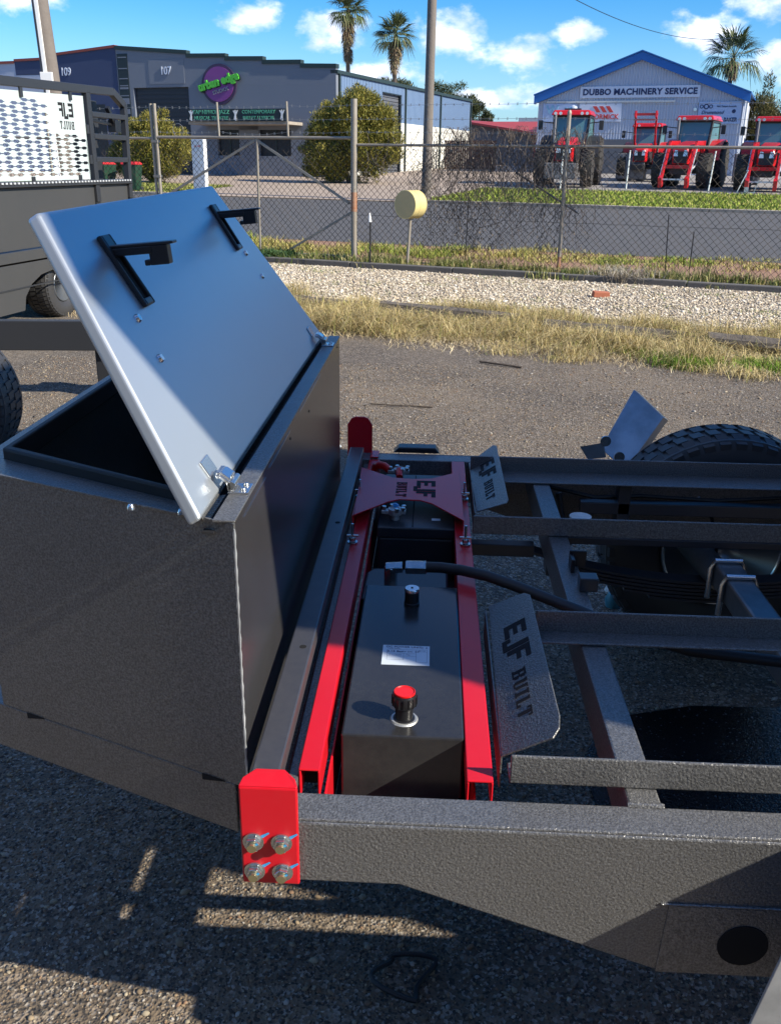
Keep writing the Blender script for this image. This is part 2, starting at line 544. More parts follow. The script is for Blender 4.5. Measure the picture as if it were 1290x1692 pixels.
# the street frame: u runs along the fence to the right, s away from the yard
F0 = Vector((-1.520, 17.783, 0))
ANG = -0.3431
DU = Vector((math.cos(ANG), math.sin(ANG), 0))
DS = Vector((-DU.y, DU.x, 0))
def W(u, s, z=0.0):
    return F0 + DU * u + DS * s + Vector((0, 0, z))
def gz(s):
    return float(np.interp(s, [1.1, 2.2, 23.5, 40, 55], [0, .03, .84, 1.35, 1.72]))
KN = [1.1, 2.2, 23.5, 40, 55]

# ------------------------------------------------------------------ ground sheets
def sheet(name, u0, u1, s0, s1, dz, mt, us=None, label=None):
    ss = sorted(set([s0, s1] + [k for k in KN if s0 < k < s1]))
    b = MB()
    vs = []
    for s_ in ss:
        z = gz(s_) + dz
        vs += [tuple(W(u0, s_, z)), tuple(W(u1, s_, z))]
    fs = [(2 * i, 2 * i + 1, 2 * i + 3, 2 * i + 2) for i in range(len(ss) - 1)]
    o = b.add(vs, fs).build(name, mt)
    o['kind'] = 'structure'
    return o
sheet('ground', -900, 900, -900, 3000, 0, 'ground')
sheet('gravel_bed', -9, 22, -5.0, -1.28, .006, 'gravel')
sheet('footpath', -60, 60, -.95, 3.0, .006, 'dirt')
sheet('road', -90, 90, 3.0, 14.2, .010, 'road')
sheet('verge', -4.3, 60, 14.5, 22.4, .03, 'turf')
sheet('lawn', -40, -14.8, 14.5, 20.0, .03, 'turf')
sheet('driveway', -14.8, -4.3, 14.5, 28.9, .02, 'drive')
sheet('forecourt', -40, -14.8, 20.0, 28.9, .02, 'drive')
sheet('apron', -4.3, 60, 22.4, 60, .02, 'yard')
sheet('side_yard', -14.0, -4.3, 28.9, 60, .02, 'drive')

def kerb(name, u0, u1, s0, w, h, mt, piece=2.4, label=''):
    t = thing(name, label, 'kerb', W(u0, s0, gz(s0)), ANG)
    u = 0.0
    k = 0
    proto = None
    zr = gz(s0 + w) - gz(s0)
    while u < (u1 - u0):
        if proto is None:
            proto = MB().box(0, piece - .012, 0, w, -.1, h + max(zr, 0)).build('kerb_stone', mt, t, bev=.015)
            o = proto
        else:
            o = proto.copy()
            COL.objects.link(o)
        o.location = (u, 0, random.uniform(-.008, .008))
        o.rotation_euler = (0, 0, random.uniform(-.002, .002))
        u += piece
    return t
kerb('kerb', -4.3, 34, 14.2, .30, .10, 'kerb', label='pale concrete kerb edging the green verge across the road')
kerb('kerb', -40, -14.8, 14.2, .30, .10, 'kerb', label='concrete kerb beside the lawn where the bins stand')
kerb('concrete_edging', -9, 14, -1.28, .15, .10, 'plinth', piece=1.9, label='dark low concrete edging strip under the chain link fence')

# loose stones -------------------------------------------------------------
ICO_V = np.array([(0, 0, 1), (.894, 0, .447), (.276, .851, .447), (-.724, .526, .447), (-.724, -.526, .447), (.276, -.851, .447),
                  (.724, .526, -.447), (-.276, .851, -.447), (-.894, 0, -.447), (-.276, -.851, -.447), (.724, -.526, -.447), (0, 0, -1)])
OCT_V = np.array([(1, 0, 0), (0, 1, 0), (-1, 0, 0), (0, -1, 0), (0, 0, 1), (0, 0, -1)], float)
OCT_F = np.array([(0, 1, 4), (1, 2, 4), (2, 3, 4), (3, 0, 4), (1, 0, 5), (2, 1, 5), (3, 2, 5), (0, 3, 5)])
ICO_F = np.array([(0, 1, 2), (0, 2, 3), (0, 3, 4), (0, 4, 5), (0, 5, 1), (1, 6, 2), (2, 7, 3), (3, 8, 4), (4, 9, 5), (5, 10, 1),
                  (2, 6, 7), (3, 7, 8), (4, 8, 9), (5, 9, 10), (1, 10, 6), (11, 7, 6), (11, 8, 7), (11, 9, 8), (11, 10, 9), (11, 6, 10)])
def stones(name, P, sz, pal, mt='stone', flat=.6, label='', cat='gravel', fine=False):
    n = len(P)
    SV, SF = (ICO_V, ICO_F) if fine else (OCT_V, OCT_F)
    nv = len(SV)
    v = SV[None] * (1 + rng.normal(0, .16 if fine else .24, (n, nv, 1)))
    if not fine:
        v = v + rng.normal(0, .16, v.shape)
    sc = sz[:, None] * np.stack([np.ones(n), rng.uniform(.6, 1, n), rng.uniform(.4, 1, n) * flat], 1)
    v = v * sc[:, None, :]
    a = rng.uniform(0, 2 * np.pi, n)
    c, s_ = np.cos(a)[:, None], np.sin(a)[:, None]
    x = v[..., 0] * c - v[..., 1] * s_
    y = v[..., 0] * s_ + v[..., 1] * c
    t = rng.normal(0, .3, n)[:, None]
    z = v[..., 2] * np.cos(t) + x * np.sin(t)
    V = np.stack([x, y, z], -1) + P[:, None, :] + np.array([0, 0, 1]) * (sz * flat * .25)[:, None, None]
    F = (SF[None] + (np.arange(n) * nv)[:, None, None]).reshape(-1, 3)
    pal = np.array(pal)
    col = pal[rng.integers(0, len(pal), n)] * rng.uniform(.75, 1.2, (n, 1))
    o = stuff_mesh(name, V.reshape(-1, 3), F, mt, np.repeat(col, nv, 0))
    tag(o, label, cat, kind='stuff')
    return o
tan = [(.24, .175, .11), (.28, .215, .14), (.17, .13, .09), (.33, .28, .20), (.21, .13, .08), (.10, .09, .08), (.34, .31, .27)]
n = 30000
P = np.stack([rng.uniform(-1.5, 2.2, n), 1.25 + rng.power(1.0, n) * 1.5, np.zeros(n)], 1)
stones('loose_gravel', P, np.clip(rng.lognormal(-5.85, .5, n), .0016, .012), tan, label='fine tan and grey loose gravel on the yard under the trailer', fine=True)
n = 60000
P = np.stack([rng.uniform(-3.6, 3.6, n), 2.7 + rng.power(1.3, n) * 5.6, np.zeros(n)], 1)
stones('loose_gravel', P, np.clip(rng.lognormal(-5.3, .42, n), .003, .018), tan, label='coarse tan gravel scattered over the open yard beyond the trailer')
wh = [(.64, .56, .43), (.55, .46, .34), (.72, .64, .52), (.42, .34, .25), (.52, .42, .29), (.24, .19, .14)]
n = 60000
uu, ss_ = rng.uniform(-2.6, 9.5, n), rng.uniform(-5.0, -1.32, n)
P = np.array([F0.x, F0.y, 0])[None] + uu[:, None] * np.array(DU)[None] + ss_[:, None] * np.array(DS)[None]
P[:, 2] = .008
stones('white_gravel', P, np.clip(rng.lognormal(-4.35, .42, n), .005, .034), wh, flat=.8, label='band of white crushed rock between the fence and the dry grass')

# ------------------------------------------------------------------ grasses
def blades(name, U, S, H, wid, cols, lean=.5, label='', cat='grass', dz=0.0, segs=2):
    n = len(U)
    base = np.array([F0.x, F0.y, 0])[None] + U[:, None] * np.array(DU)[None] + S[:, None] * np.array(DS)[None]
    base[:, 2] = np.interp(S, KN, [0, .03, .84, 1.35, 1.72]) + dz
    a = rng.uniform(0, 2 * np.pi, n)
    d = np.stack([np.cos(a), np.sin(a), np.zeros(n)], 1)
    w = np.stack([-np.sin(a), np.cos(a), np.zeros(n)], 1) * (wid * rng.uniform(.6, 1.3, n))[:, None]
    a2 = a + rng.normal(0, .8, n)
    w = np.stack([-np.sin(a2), np.cos(a2), np.zeros(n)], 1) * (wid * rng.uniform(.6, 1.3, n))[:, None]
    ln = rng.normal(lean, lean * .5, n)[:, None]
    up = np.array([0, 0, 1.0])[None]
    h = H[:, None]
    m1 = base + up * h * .55 + d * h * ln * .25
    tip = base + up * h * np.clip(1 - .45 * np.abs(ln), .15, 1) + d * h * ln
    V = np.stack([base - w, base + w, m1 + w * .8, m1 - w * .8, tip], 1)
    F = np.concatenate([np.stack([np.arange(n) * 5 + i for i in t], 1) for t in ((0, 1, 2), (0, 2, 3), (3, 2, 4))])
    o = stuff_mesh(name, V.reshape(-1, 3), F, 'grass', np.repeat(cols, 5, 0))
    tag(o, label, cat, kind='stuff')
    return o
def pal(n, cs, wts=None):
    cs = np.array(cs)
    return cs[rng.choice(len(cs), n, p=wts)] * rng.uniform(.75, 1.25, (n, 1))
STRAW = [(.56, .44, .19), (.48, .37, .17), (.62, .51, .26), (.36, .26, .12), (.26, .27, .06), (.22, .16, .09)]
def clumped(n, u0, u1, sfun, nclump, rad):
    cu = rng.uniform(u0, u1, nclump)
    cs = sfun(cu)
    k = rng.integers(0, nclump, n)
    return cu[k] + rng.normal(0, rad, n), cs[k] + rng.normal(0, rad * .8, n), k
# dry tussocks along the old log edging
def sband(u):
    return -6.35 + .14 * np.sin(u * 1.7) + rng.normal(0, .50, len(u)) + np.where(u < 1.6, (1.6 - u) * .25, 0)
n = 150000
U, S, k = clumped(n, -1.0, 9.5, sband, 560, .13)
hk = rng.uniform(.08, .38, 560) * np.where(rng.random(560) < .3, .45, 1.0)
H = hk[k] * rng.uniform(.5, 1.2, n)
keep = np.ones(n, bool)
for lu, ls, ll in ((2.0, -5.75, .75), (3.95, -6.0, .85), (5.9, -6.25, .7), (7.6, -6.45, .7)):
    inl = (np.abs(U - lu) < ll) & (S > ls - .55) & (S < ls + .12)
    keep &= ~(inl & (rng.random(n) < .74))
    H = np.where(inl, H * .6, H)
U, S, H = U[keep], S[keep], H[keep]
n = len(U)
blades('dry_grass', U, S, H, .0024, pal(n, STRAW, [.28, .26, .2, .12, .09, .05]), lean=1.25, label='dry straw coloured grass tussocks edging the bitumen yard')
n = 9000
U, S, k = clumped(n, -1.0, 9.5, lambda u: -7.15 + rng.normal(0, .28, len(u)), 160, .18)
blades('straw_litter', U, S, rng.uniform(.03, .10, n), .003, pal(n, [(.55, .44, .25), (.42, .32, .18), (.6, .5, .32)]), lean=2.2, label='pale straw litter fallen along the edge of the yard')
n = 7000
U, S, k = clumped(n, 6.35, 9.0, lambda u: -7.35 + rng.normal(0, .10, len(u)), 22, .10)
blades('green_grass', U, S, rng.uniform(.05, .14, n), .0035, pal(n, [(.16, .30, .02), (.22, .36, .04), (.30, .32, .08)]), lean=.5, label='bright green grass patch at the end of the dry band')
n = 2600
U, S, k = clumped(n, -1.0, 9.0, lambda u: rng.uniform(-4.8, -1.4, len(u)), 60, .14)
blades('weeds', U, S, rng.uniform(.02, .07, n), .004, pal(n, [(.18, .24, .05), (.36, .33, .14), (.12, .17, .04)]), lean=.8, label='small green weeds growing through the white gravel')
# weeds along the fence line
n = 17000
U, S, k = clumped(n, -3.2, 11, lambda u: -.62 + rng.normal(0, .24, len(u)), 200, .12)
H = rng.uniform(.08, .30, 200)[k] * rng.uniform(.5, 1.2, n)
blades('fence_weeds', U, S, H, .0055, pal(n, [(.09, .13, .025), (.15, .18, .04), (.30, .27, .10), (.42, .35, .17), (.06, .08, .02)]), lean=.5, label='green and straw weeds growing along the foot of the fence')
n = 17000
U, S, k = clumped(n, -5.0, 11, lambda u: 2.0 + .25 * np.sin(u * 1.1) + rng.normal(0, .42, len(u)) - np.where(u > 2.5, -.3, .35), 260, .16)
H = rng.uniform(.05, .20, 260)[k] * rng.uniform(.5, 1.2, n) * np.where(U > 3, .55, 1.15)
gc = np.where((np.sin(U * 1.3 + 1) > .2)[:, None], pal(n, [(.17, .25, .03), (.26, .30, .05), (.40, .36, .12)]), pal(n, [(.46, .38, .14), (.36, .32, .10), (.26, .27, .06)]))
blades('roadside_grass', U, S, H, .007, gc, lean=.5, label='patchy yellow and green grass between the fence and the road')
n = 30000
U, S = rng.uniform(-4.2, 17, n), rng.uniform(14.6, 22.3, n)
blades('verge_grass', U, S, rng.uniform(.05, .13, n), .016, pal(n, [(.24, .32, .035), (.33, .38, .06), (.40, .36, .10), (.15, .21, .03)]), lean=.4, label='short bright green grass on the verge in front of the tractors', dz=.03)
n = 9000
U, S = rng.uniform(-21, -14.9, n), rng.uniform(14.6, 19.9, n)
blades('lawn_grass', U, S, rng.uniform(.04, .12, n), .018, pal(n, [(.16, .20, .03), (.26, .27, .06), (.33, .30, .12)]), lean=.4, label='short green lawn around the bins and the white pillar', dz=.03)
n = 2600
U, S, k = clumped(n, -2.6, -1.1, lambda u: -.75 + rng.normal(0, .22, len(u)), 22, .13)
blades('nettle_patch', U, S, rng.uniform(.08, .30, n), .016, pal(n, [(.035, .075, .025), (.05, .10, .035), (.08, .13, .03)]), lean=.7, label='dark green leafy weeds at the foot of the gate brace', cat='weeds')
n = 400
U, S = 5.2 + rng.normal(0, .22, n), -1.15 + rng.normal(0, .08, n)
blades('dead_stalks', U, S, rng.uniform(.15, .45, n), .005, pal(n, [(.36, .32, .26), (.46, .40, .30)]), lean=.9, label='bare grey stalks by the rusty based fence post', cat='weeds')

# ------------------------------------------------------------------ foreground trailer
TR = thing('trailer', 'charcoal tilt trailer chassis with open front toolbox and red brackets', 'trailer', (0, 2.1, 0))
def P3(b, name, mt, parent=TR, bev=0, smooth=False):
    return b.build(name, mt, parent, bev, smooth, world=True)
XZ = lambda y0: None
# chassis side beams with tapered web
near = [(-.275, .655), (-.025, .655), (.386, .507), (3.2, .507), (3.2, .768), (-.275, .768)]
fy = lambda p, q, t: (p, t, q)
P3(MB().prism(near, fy, 1.13, 1.136).prism([(-.275, .655), (3.2, .655), (3.2, .768), (-.275, .768)], fy, 1.139, 1.203), 'chassis_beam', 'hammer', bev=.003)
P3(MB().prism([(.392, .503), (3.2, .503), (3.2, .640), (.398, .640)], fy, 1.1278, 1.1296), 'gusset_plate', 'hammer', bev=.001)
P3(MB().prism(near, fy, 3.054, 3.06).prism([(-.275, .655), (3.2, .655), (3.2, .768), (-.275, .768)], fy, 2.985, 3.051), 'chassis_beam', 'hammer', bev=.003)
b = MB()
b.lathe([(.0, 0), (.040, 0), (.040, .003), (.0, .003)], (.522, 1.1262, .567), 'y', 28)
P3(b, 'drain_hole', 'void')
# weld bead on the seam
P3(MB().tube([(.385 + .01 * i, 1.1285, .6425 + .0008 * (i % 2)) for i in range(22)], .0022, 6), 'weld_bead', 'hammer', smooth=True)
P3(MB().tube([(.334 + .0058 * i, 1.204, .769) for i in range(11)], [.004 + .0015 * (i % 2) for i in range(11)], 8), 'weld_bead', 'hammer', smooth=True)
# cross members
def cross(x0, x1, y0=1.204, y1=2.984, z1=.764, h=.09):
    return P3(MB().box(x0, x1, y0, y1, z1 - h, z1), 'cross_member', 'hammer', bev=.004)
cross(.338, .392)
cross(1.30, 1.36)
cross(2.10, 2.16)
cross(-.275, -.232, z1=.70, h=.05)
# deck bearers (angles) running lengthwise
def angle(y, x0, x1, dirn, zt=.82, zb=.766, leg=.05):
    b = MB()
    b.box(x0, x1, y, y + .006, zb, zt)
    if dirn < 0:
        b.box(x0, x1, y - leg, y, zb, zb + .006)
    else:
        b.box(x0, x1, y + .006, y + leg, zb, zb + .006)
    return P3(b, 'deck_bearer', 'hammer', bev=.0025)
angle(1.250, .150, 3.2, 1)
angle(1.775, .244, 3.2, -1)
angle(2.336, .128, 3.2, 1, leg=.04)
angle(2.885, .140, 3.2, -1, leg=.11)
# inner lower longitudinals seen in the far bay
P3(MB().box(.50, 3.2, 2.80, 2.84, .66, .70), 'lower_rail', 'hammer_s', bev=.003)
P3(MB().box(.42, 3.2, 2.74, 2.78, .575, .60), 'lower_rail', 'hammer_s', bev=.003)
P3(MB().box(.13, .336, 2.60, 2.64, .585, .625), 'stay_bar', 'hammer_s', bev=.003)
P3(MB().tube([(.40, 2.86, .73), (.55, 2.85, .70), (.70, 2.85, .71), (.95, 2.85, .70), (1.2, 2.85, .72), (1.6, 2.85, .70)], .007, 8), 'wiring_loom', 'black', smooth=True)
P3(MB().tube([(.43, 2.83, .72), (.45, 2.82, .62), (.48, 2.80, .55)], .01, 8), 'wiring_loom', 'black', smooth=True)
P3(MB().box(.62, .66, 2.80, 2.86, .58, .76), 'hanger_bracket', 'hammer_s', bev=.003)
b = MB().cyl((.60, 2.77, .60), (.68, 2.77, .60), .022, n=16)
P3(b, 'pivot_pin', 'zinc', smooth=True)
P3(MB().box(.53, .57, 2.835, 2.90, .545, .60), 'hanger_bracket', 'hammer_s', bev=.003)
# small catches standing on the cross member
P3(MB().box(.366, .410, 2.14, 2.146, .764, .808).box(.366, .376, 2.10, 2.139, .764, .800), 'catch_bracket', 'black', bev=.002)
P3(MB().box(.372, .416, 1.99, 2.03, .7645, .800), 'catch_bracket', 'hammer_s', bev=.003)
P3(MB().cyl((.478, 2.66, .66), (.478, 2.66, .705), .034, n=20), 'filler_cap', 'white', smooth=True)
# wet black sheet below the deck

# toolbox -------------------------------------------------------------------
XR, XF = -.296, -.830
Yn, Yf = 1.287, 2.910
tp = (Yn + (-XF + XR) * .425)            # near front corner Y
tf = (Yf - (-XF + XR) * .425)
ZT = 1.199
def walls(z0, z1, th, off=0.0):
    out = [(XR - off, Yn + off), (XR - off, Yf - off), (XF + off, tf - off), (XF + off, tp + off)]
    inn = [(XR - off - th, Yn + off + th), (XR - off - th, Yf - off - th), (XF + off + th, tf - off - th), (XF + off + th, tp + off + th)]
    return out, inn
def ring(b, out, inn, z0, z1):
    vs = [(x, y, z0) for x, y in out] + [(x, y, z0) for x, y in inn] + [(x, y, z1) for x, y in out] + [(x, y, z1) for x, y in inn]
    fs = []
    for i in range(4):
        j = (i + 1) % 4
        fs += [(i, j, j + 8, i + 8), (i + 4, i + 12, j + 12, j + 4), (i + 8, j + 8, j + 12, i + 12), (i, i + 4, j + 4, j)]
    return b.add(vs, fs)
# near side, far side, front panels as hammertone, rear panel glossier
def side(name, a, c, z0, z1, mt, th=.004):
    a, c = Vector((*a, 0)), Vector((*c, 0))
    d = (c - a).normalized()
    nrm = Vector((-d.y, d.x, 0)) * th
    b = MB()
    b.add([tuple(a + Vector((0, 0, z0))), tuple(c + Vector((0, 0, z0))), tuple(c + nrm + Vector((0, 0, z0))), tuple(a + nrm + Vector((0, 0, z0))),
           tuple(a + Vector((0, 0, z1))), tuple(c + Vector((0, 0, z1))), tuple(c + nrm + Vector((0, 0, z1))), tuple(a + nrm + Vector((0, 0, z1)))],
          [(3, 2, 1, 0), (4, 5, 6, 7), (0, 1, 5, 4), (1, 2, 6, 5), (2, 3, 7, 6), (3, 0, 4, 7)])
    return P3(b, name, mt, bev=.0012)
nf_, nr_ = (XF, tp), (XR, Yn)
side('toolbox_side', nf_, nr_, .7040, ZT, 'hammer')
side('toolbox_side', (XF, tf), (XR, Yf), .7040, ZT, 'hammer')
side('toolbox_front', (XF, tf - .003), (XF, tp + .003), .60, ZT, 'hammer')
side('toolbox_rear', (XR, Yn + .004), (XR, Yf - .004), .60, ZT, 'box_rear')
P3(MB().prism([(XR - .01, Yn + .01), (XR - .01, Yf - .01), (XF + .01, tf - .01), (XF + .01, tp + .01)], lambda p, q, t: (p, q, t), .62, .63), 'toolbox_floor', 'rubber')
# drawbar rail below the box (the lower band of the near face) continues forward
def along(t, off=0.0):
    return (XR - t * .9203, Yn + t * .3911 + off)
def band(name, t0, t1, z0a, z0b, z1, mt, off=0.0, th=.05):
    a0, a1 = Vector((*along(t0, off), 0)), Vector((*along(t1, off), 0))
    nn_ = Vector((.3911, .9203, 0)) * th
    vs = [a0 + Vector((0, 0, z0a)), a1 + Vector((0, 0, z0b)), a1 + nn_ + Vector((0, 0, z0b)), a0 + nn_ + Vector((0, 0, z0a)),
          a0 + Vector((0, 0, z1)), a1 + Vector((0, 0, z1)), a1 + nn_ + Vector((0, 0, z1)), a0 + nn_ + Vector((0, 0, z1))]
    return P3(MB().add([tuple(p) for p in vs], [(3, 2, 1, 0), (4, 5, 6, 7), (0, 1, 5, 4), (1, 2, 6, 5), (2, 3, 7, 6), (3, 0, 4, 7)]), name, mt, bev=.002)
band('drawbar_rail', .025, 1.6, .600, .600, .7035, 'hammer', off=.0002)
b = MB()
for t0, w_ in ((.47, .045), (.045, .05)):
    a0 = Vector((*along(t0), 0)) + Vector((-.3911, -.9203, 0)) * .0014
    a1 = Vector((*along(t0 + w_), 0)) + Vector((-.3911, -.9203, 0)) * .0014
    P3(MB().add([(a0.x, a0.y, .7035), (a1.x, a1.y, .7035 - .012), (a1.x, a1.y, .7055), (a0.x, a0.y, .7055)], [(0, 1, 2, 3)]), 'weld_slot', 'void')
P3(MB().tube([(XR + .0005, Yn - .0005, .62 + .01 * i) for i in range(58)], [.0016 + .0007 * ((i * 7) % 3) for i in range(58)], 6), 'bright_corner_edge', 'guard', smooth=True)  # pale bead stands for the worn corner edge and its highlight
# rim: top flange, rubber seal lip, rear hinge strip
b = MB()
o1, i1 = walls(0, 0, .055)
o1 = [(XR - .052, Yn + .016)] + [(XR - .052, Yf - .016)] + o1[2:]
i1 = [(XR - .085, Yn + .075), (XR - .085, Yf - .075), (XF + .045, tf - .05), (XF + .045, tp + .055)]
ring(b, o1, i1, ZT - .003, ZT + .0015)
P3(b, 'toolbox_rim', 'hammer', bev=.001)
b = MB()
i2 = [(i1[0][0] - .014, i1[0][1] + .018), (i1[1][0] - .014, i1[1][1] - .018), (i1[2][0] + .014, i1[2][1] - .016), (i1[3][0] + .014, i1[3][1] + .016)]
ring(b, i1, i2, ZT - .02, ZT + .022)
P3(b, 'rubber_seal', 'rubber', bev=.006)
P3(MB().box(XR - .034, XR + .0015, Yn + .002, Yf - .002, ZT + .0003, ZT + .004), 'hinge_strip', 'hammer', bev=.001)
P3(MB().box(XR - .052, XR - .034, Yn + .006, Yf - .006, ZT - .022, ZT - .018), 'rain_gutter', 'rubber')
# rear panel seams and pin holes
b = MB()
for y0, y1, z in ((1.36, 1.56, 1.181), (1.60, 1.86, 1.186), (2.0, 2.4, 1.190)):
    b.box(XR + .0005, XR + .0012, y0, y1, z - .001, z + .001)
P3(b, 'seam_line', 'stainless')
b = MB()
for y, z in ((1.86, 1.168), (2.16, 1.15), (2.84, 1.18)):
    b.cyl((XR - .001, y, z), (XR + .0012, y, z), .003, n=10)
P3(b, 'pin_hole', 'void')
# rim bolts
for (x, y) in ((-.47, 1.352), (-.385, 1.338)):
    P3(MB().lathe([(.0, .009), (.004, .008), (.0065, .004), (.007, 0)], (x, y - .02, ZT + .0015), 'z', 12), 'rivet', 'stainless', smooth=True)
# lid ----------------------------------------------------------------------
LO = Vector((-.345, 0, 1.204))
LV = Vector((-.28, 0, .448)).normalized()
LN = Vector((LV.z, 0, -LV.x))            # outer face normal (towards the rear and up)
LL = .528
def lidp(y, b_, h):
    p = LO + LV * b_ + LN * h
    return (p.x, y, p.z)
lidpoly = [(1.285, 0), (2.890, 0), (2.680, .535), (1.462, .517)]
LID = P3(MB().prism(lidpoly, lambda p, q, t: lidp(p, q, t), -.025, 0), 'toolbox_lid', 'lid', bev=.007)
LID.modifiers['bevel'].segments = 4
LID.data.polygons.foreach_set('use_smooth', [False] * len(LID.data.polygons))
def latch(y0, b0, b1, pitch=0.0):
    hw = .027
    b = MB()
    def bx(ya, yb, ba, bb, h0, h1, bb_=b):
        bb_.add([lidp(ya, ba, h0), lidp(yb, ba, h0), lidp(yb, bb, h0), lidp(ya, bb, h0), lidp(ya, ba, h1), lidp(yb, ba, h1), lidp(yb, bb, h1), lidp(ya, bb, h1)],
                [(3, 2, 1, 0), (4, 5, 6, 7), (0, 1, 5, 4), (1, 2, 6, 5), (2, 3, 7, 6), (3, 0, 4, 7)])
    bx(y0 - hw, y0 - hw + .008, b0, b1, .0005, .010)
    bx(y0 + hw - .008, y0 + hw, b0, b1, .0005, .010)
    bx(y0 - hw + .008, y0 + hw - .008, b0, b0 + .014, .0005, .010)
    bx(y0 - hw + .008, y0 + hw - .008, b1 - .036, b1, .0005, .010)
    l = P3(b, 'latch', 'black', LID, bev=.003)
    c = MB()
    bx(y0 - hw + .008, y0 + hw - .008, b0 + .014, b1 - .036, .0003, .002, c)
    P3(c, 'latch_recess', 'void', LID)
    # folded-out paddle: sticks straight out and slightly up from the top of the base
    e = MB()
    def q(y, s_, h):                    # s_ along the paddle (world +X, +small Z), h up
        p = Vector(lidp(0, b1 - .03, .006)) + Vector((1, 0, .10)).normalized() * s_ + Vector((-.10, 0, 1)).normalized() * h
        return (p.x, y, p.z)
    def bq(ya, yb, s0, s1, h0, h1):
        e.add([q(ya, s0, h0), q(yb, s0, h0), q(yb, s1, h0), q(ya, s1, h0), q(ya, s0, h1), q(yb, s0, h1), q(yb, s1, h1), q(ya, s1, h1)],
              [(3, 2, 1, 0), (4, 5, 6, 7), (0, 1, 5, 4), (1, 2, 6, 5), (2, 3, 7, 6), (3, 0, 4, 7)])
    bq(y0 - .015, y0 + .015, -.004, .112, .004, .009)
    bq(y0 - .015, y0 - .009, -.004, .072, -.010, .004)
    bq(y0 + .009, y0 + .015, -.004, .072, -.010, .004)
    bq(y0 - .013, y0 + .013, .066, .100, -.030, .004)
    bq(y0 - .013, y0 + .013, .056, .066, -.030, -.020)
    P3(e, 'latch_handle', 'black', LID, bev=.002)
latch(1.640, .318, .458)
latch(2.520, .345, .478)
for y, bb in ((1.561, .3075), (1.540, .2317), (2.593, .2556), (2.574, .3303)):
    P3(MB().cyl(lidp(y, bb, 0), lidp(y, bb, .005), .0085, .0065, 14), 'rivet', 'stainless', LID, smooth=True)
# over-centre hinges joining lid and strip
def hinge(y):
    b = MB()
    w = .024
    base = Vector((XR - .017, y, ZT + .0042))
    b.box(base.x - .018, base.x + .016, y - w, y + w, base.z, base.z + .003)
    H = P3(b, 'hinge', 'stainless', bev=.001)
    c = MB()
    c.add([lidp(y - w, .030, .0008), lidp(y + w, .030, .0008), lidp(y + w, .060, .0008), lidp(y - w, .060, .0008),
           lidp(y - w, .030, .0038), lidp(y + w, .030, .0038), lidp(y + w, .060, .0038), lidp(y - w, .060, .0038)],
          [(3, 2, 1, 0), (4, 5, 6, 7), (0, 1, 5, 4), (1, 2, 6, 5), (2, 3, 7, 6), (3, 0, 4, 7)])
    P3(c, 'hinge_leaf', 'stainless', H, bev=.001)
    k = MB()
    top = Vector(lidp(y, .028, .010))
    pts = [(base.x - .014, y, base.z + .003), (base.x - .016, y, base.z + .020), (base.x - .030, y, base.z + .030), (top.x + .001, y, top.z)]
    for s_ in (-.017, .017):
        for p, q in zip(pts[:-1], pts[1:]):
            k.bar((p[0], y + s_, p[2]), (q[0], y + s_, q[2]), .004, .014, upv=(0, 1, 0))
            k.bar((p[0], y + s_, p[2]), (q[0], y + s_, q[2]), .004, .011)
    k.bar((pts[1][0], y, pts[1][2] + .004), (pts[2][0], y, pts[2][2] + .004), .034, .004)
    k.bar((pts[2][0], y, pts[2][2] + .004), (pts[3][0], y, pts[3][2] + .003), .034, .004)
    P3(k, 'hinge_knuckle', 'stainless', H, bev=.0012)
    P3(MB().cyl((pts[1][0] + .004, y - .024, base.z + .014), (pts[1][0] + .004, y + .024, base.z + .014), .007, n=16), 'hinge_pin', 'zinc', H, smooth=True)
    for s_ in (-.013, .013):
        P3(MB().lathe([(0, .005), (.003, .0045), (.005, .002), (.0052, 0)], (base.x + .006, y + s_, base.z + .003), 'z', 12), 'rivet', 'zinc', H, smooth=True)
hinge(1.432)
hinge(2.750)

# headboard tube and its red end brackets ------------------------------------
P3(MB().box(-.268, -.222, 1.160, 2.985, .775, .810), 'headboard_tube', 'baresteel', bev=.003)
for y in (1.60, 2.28):
    P3(MB().cyl((-.240, y, .8095), (-.240, y, .8105), .007, n=14), 'bolt_hole', 'void')
P3(MB().box(-.220, -.203, 1.204, 2.985, .735, .752), 'tube_flange', 'hammer', bev=.002)
BR = P3(MB().prism([(-.272, .655), (-.182, .655), (-.182, .838), (-.272, .838)], fy, 1.120, 1.127), 'end_bracket', 'red', bev=.003)
b = MB()
b.add([(-.272, 1.121, .839), (-.182, 1.121, .839), (-.187, 1.134, .846), (-.205, 1.150, .851), (-.249, 1.150, .851), (-.267, 1.134, .846),
       (-.272, 1.127, .834), (-.182, 1.127, .834), (-.187, 1.137, .841), (-.205, 1.153, .846), (-.249, 1.153, .846), (-.267, 1.137, .841)],
      [(0, 1, 2, 3, 4, 5), (11, 10, 9, 8, 7, 6), (0, 6, 7, 1), (1, 7, 8, 2), (2, 8, 9, 3), (3, 9, 10, 4), (4, 10, 11, 5), (5, 11, 6, 0)])
P3(b, 'bracket_lip', 'red', BR, bev=.0015)
P3(MB().prism([(-.285, .655), (-.198, .655), (-.198, .868), (-.212, .890), (-.226, .896), (-.257, .896), (-.271, .890), (-.285, .868)], fy, 3.0625, 3.070), 'end_bracket', 'red', bev=.002)
P3(MB().box(-.200, -.172, 2.986, 3.061, .772, .776), 'bracket_foot', 'red', bev=.001)
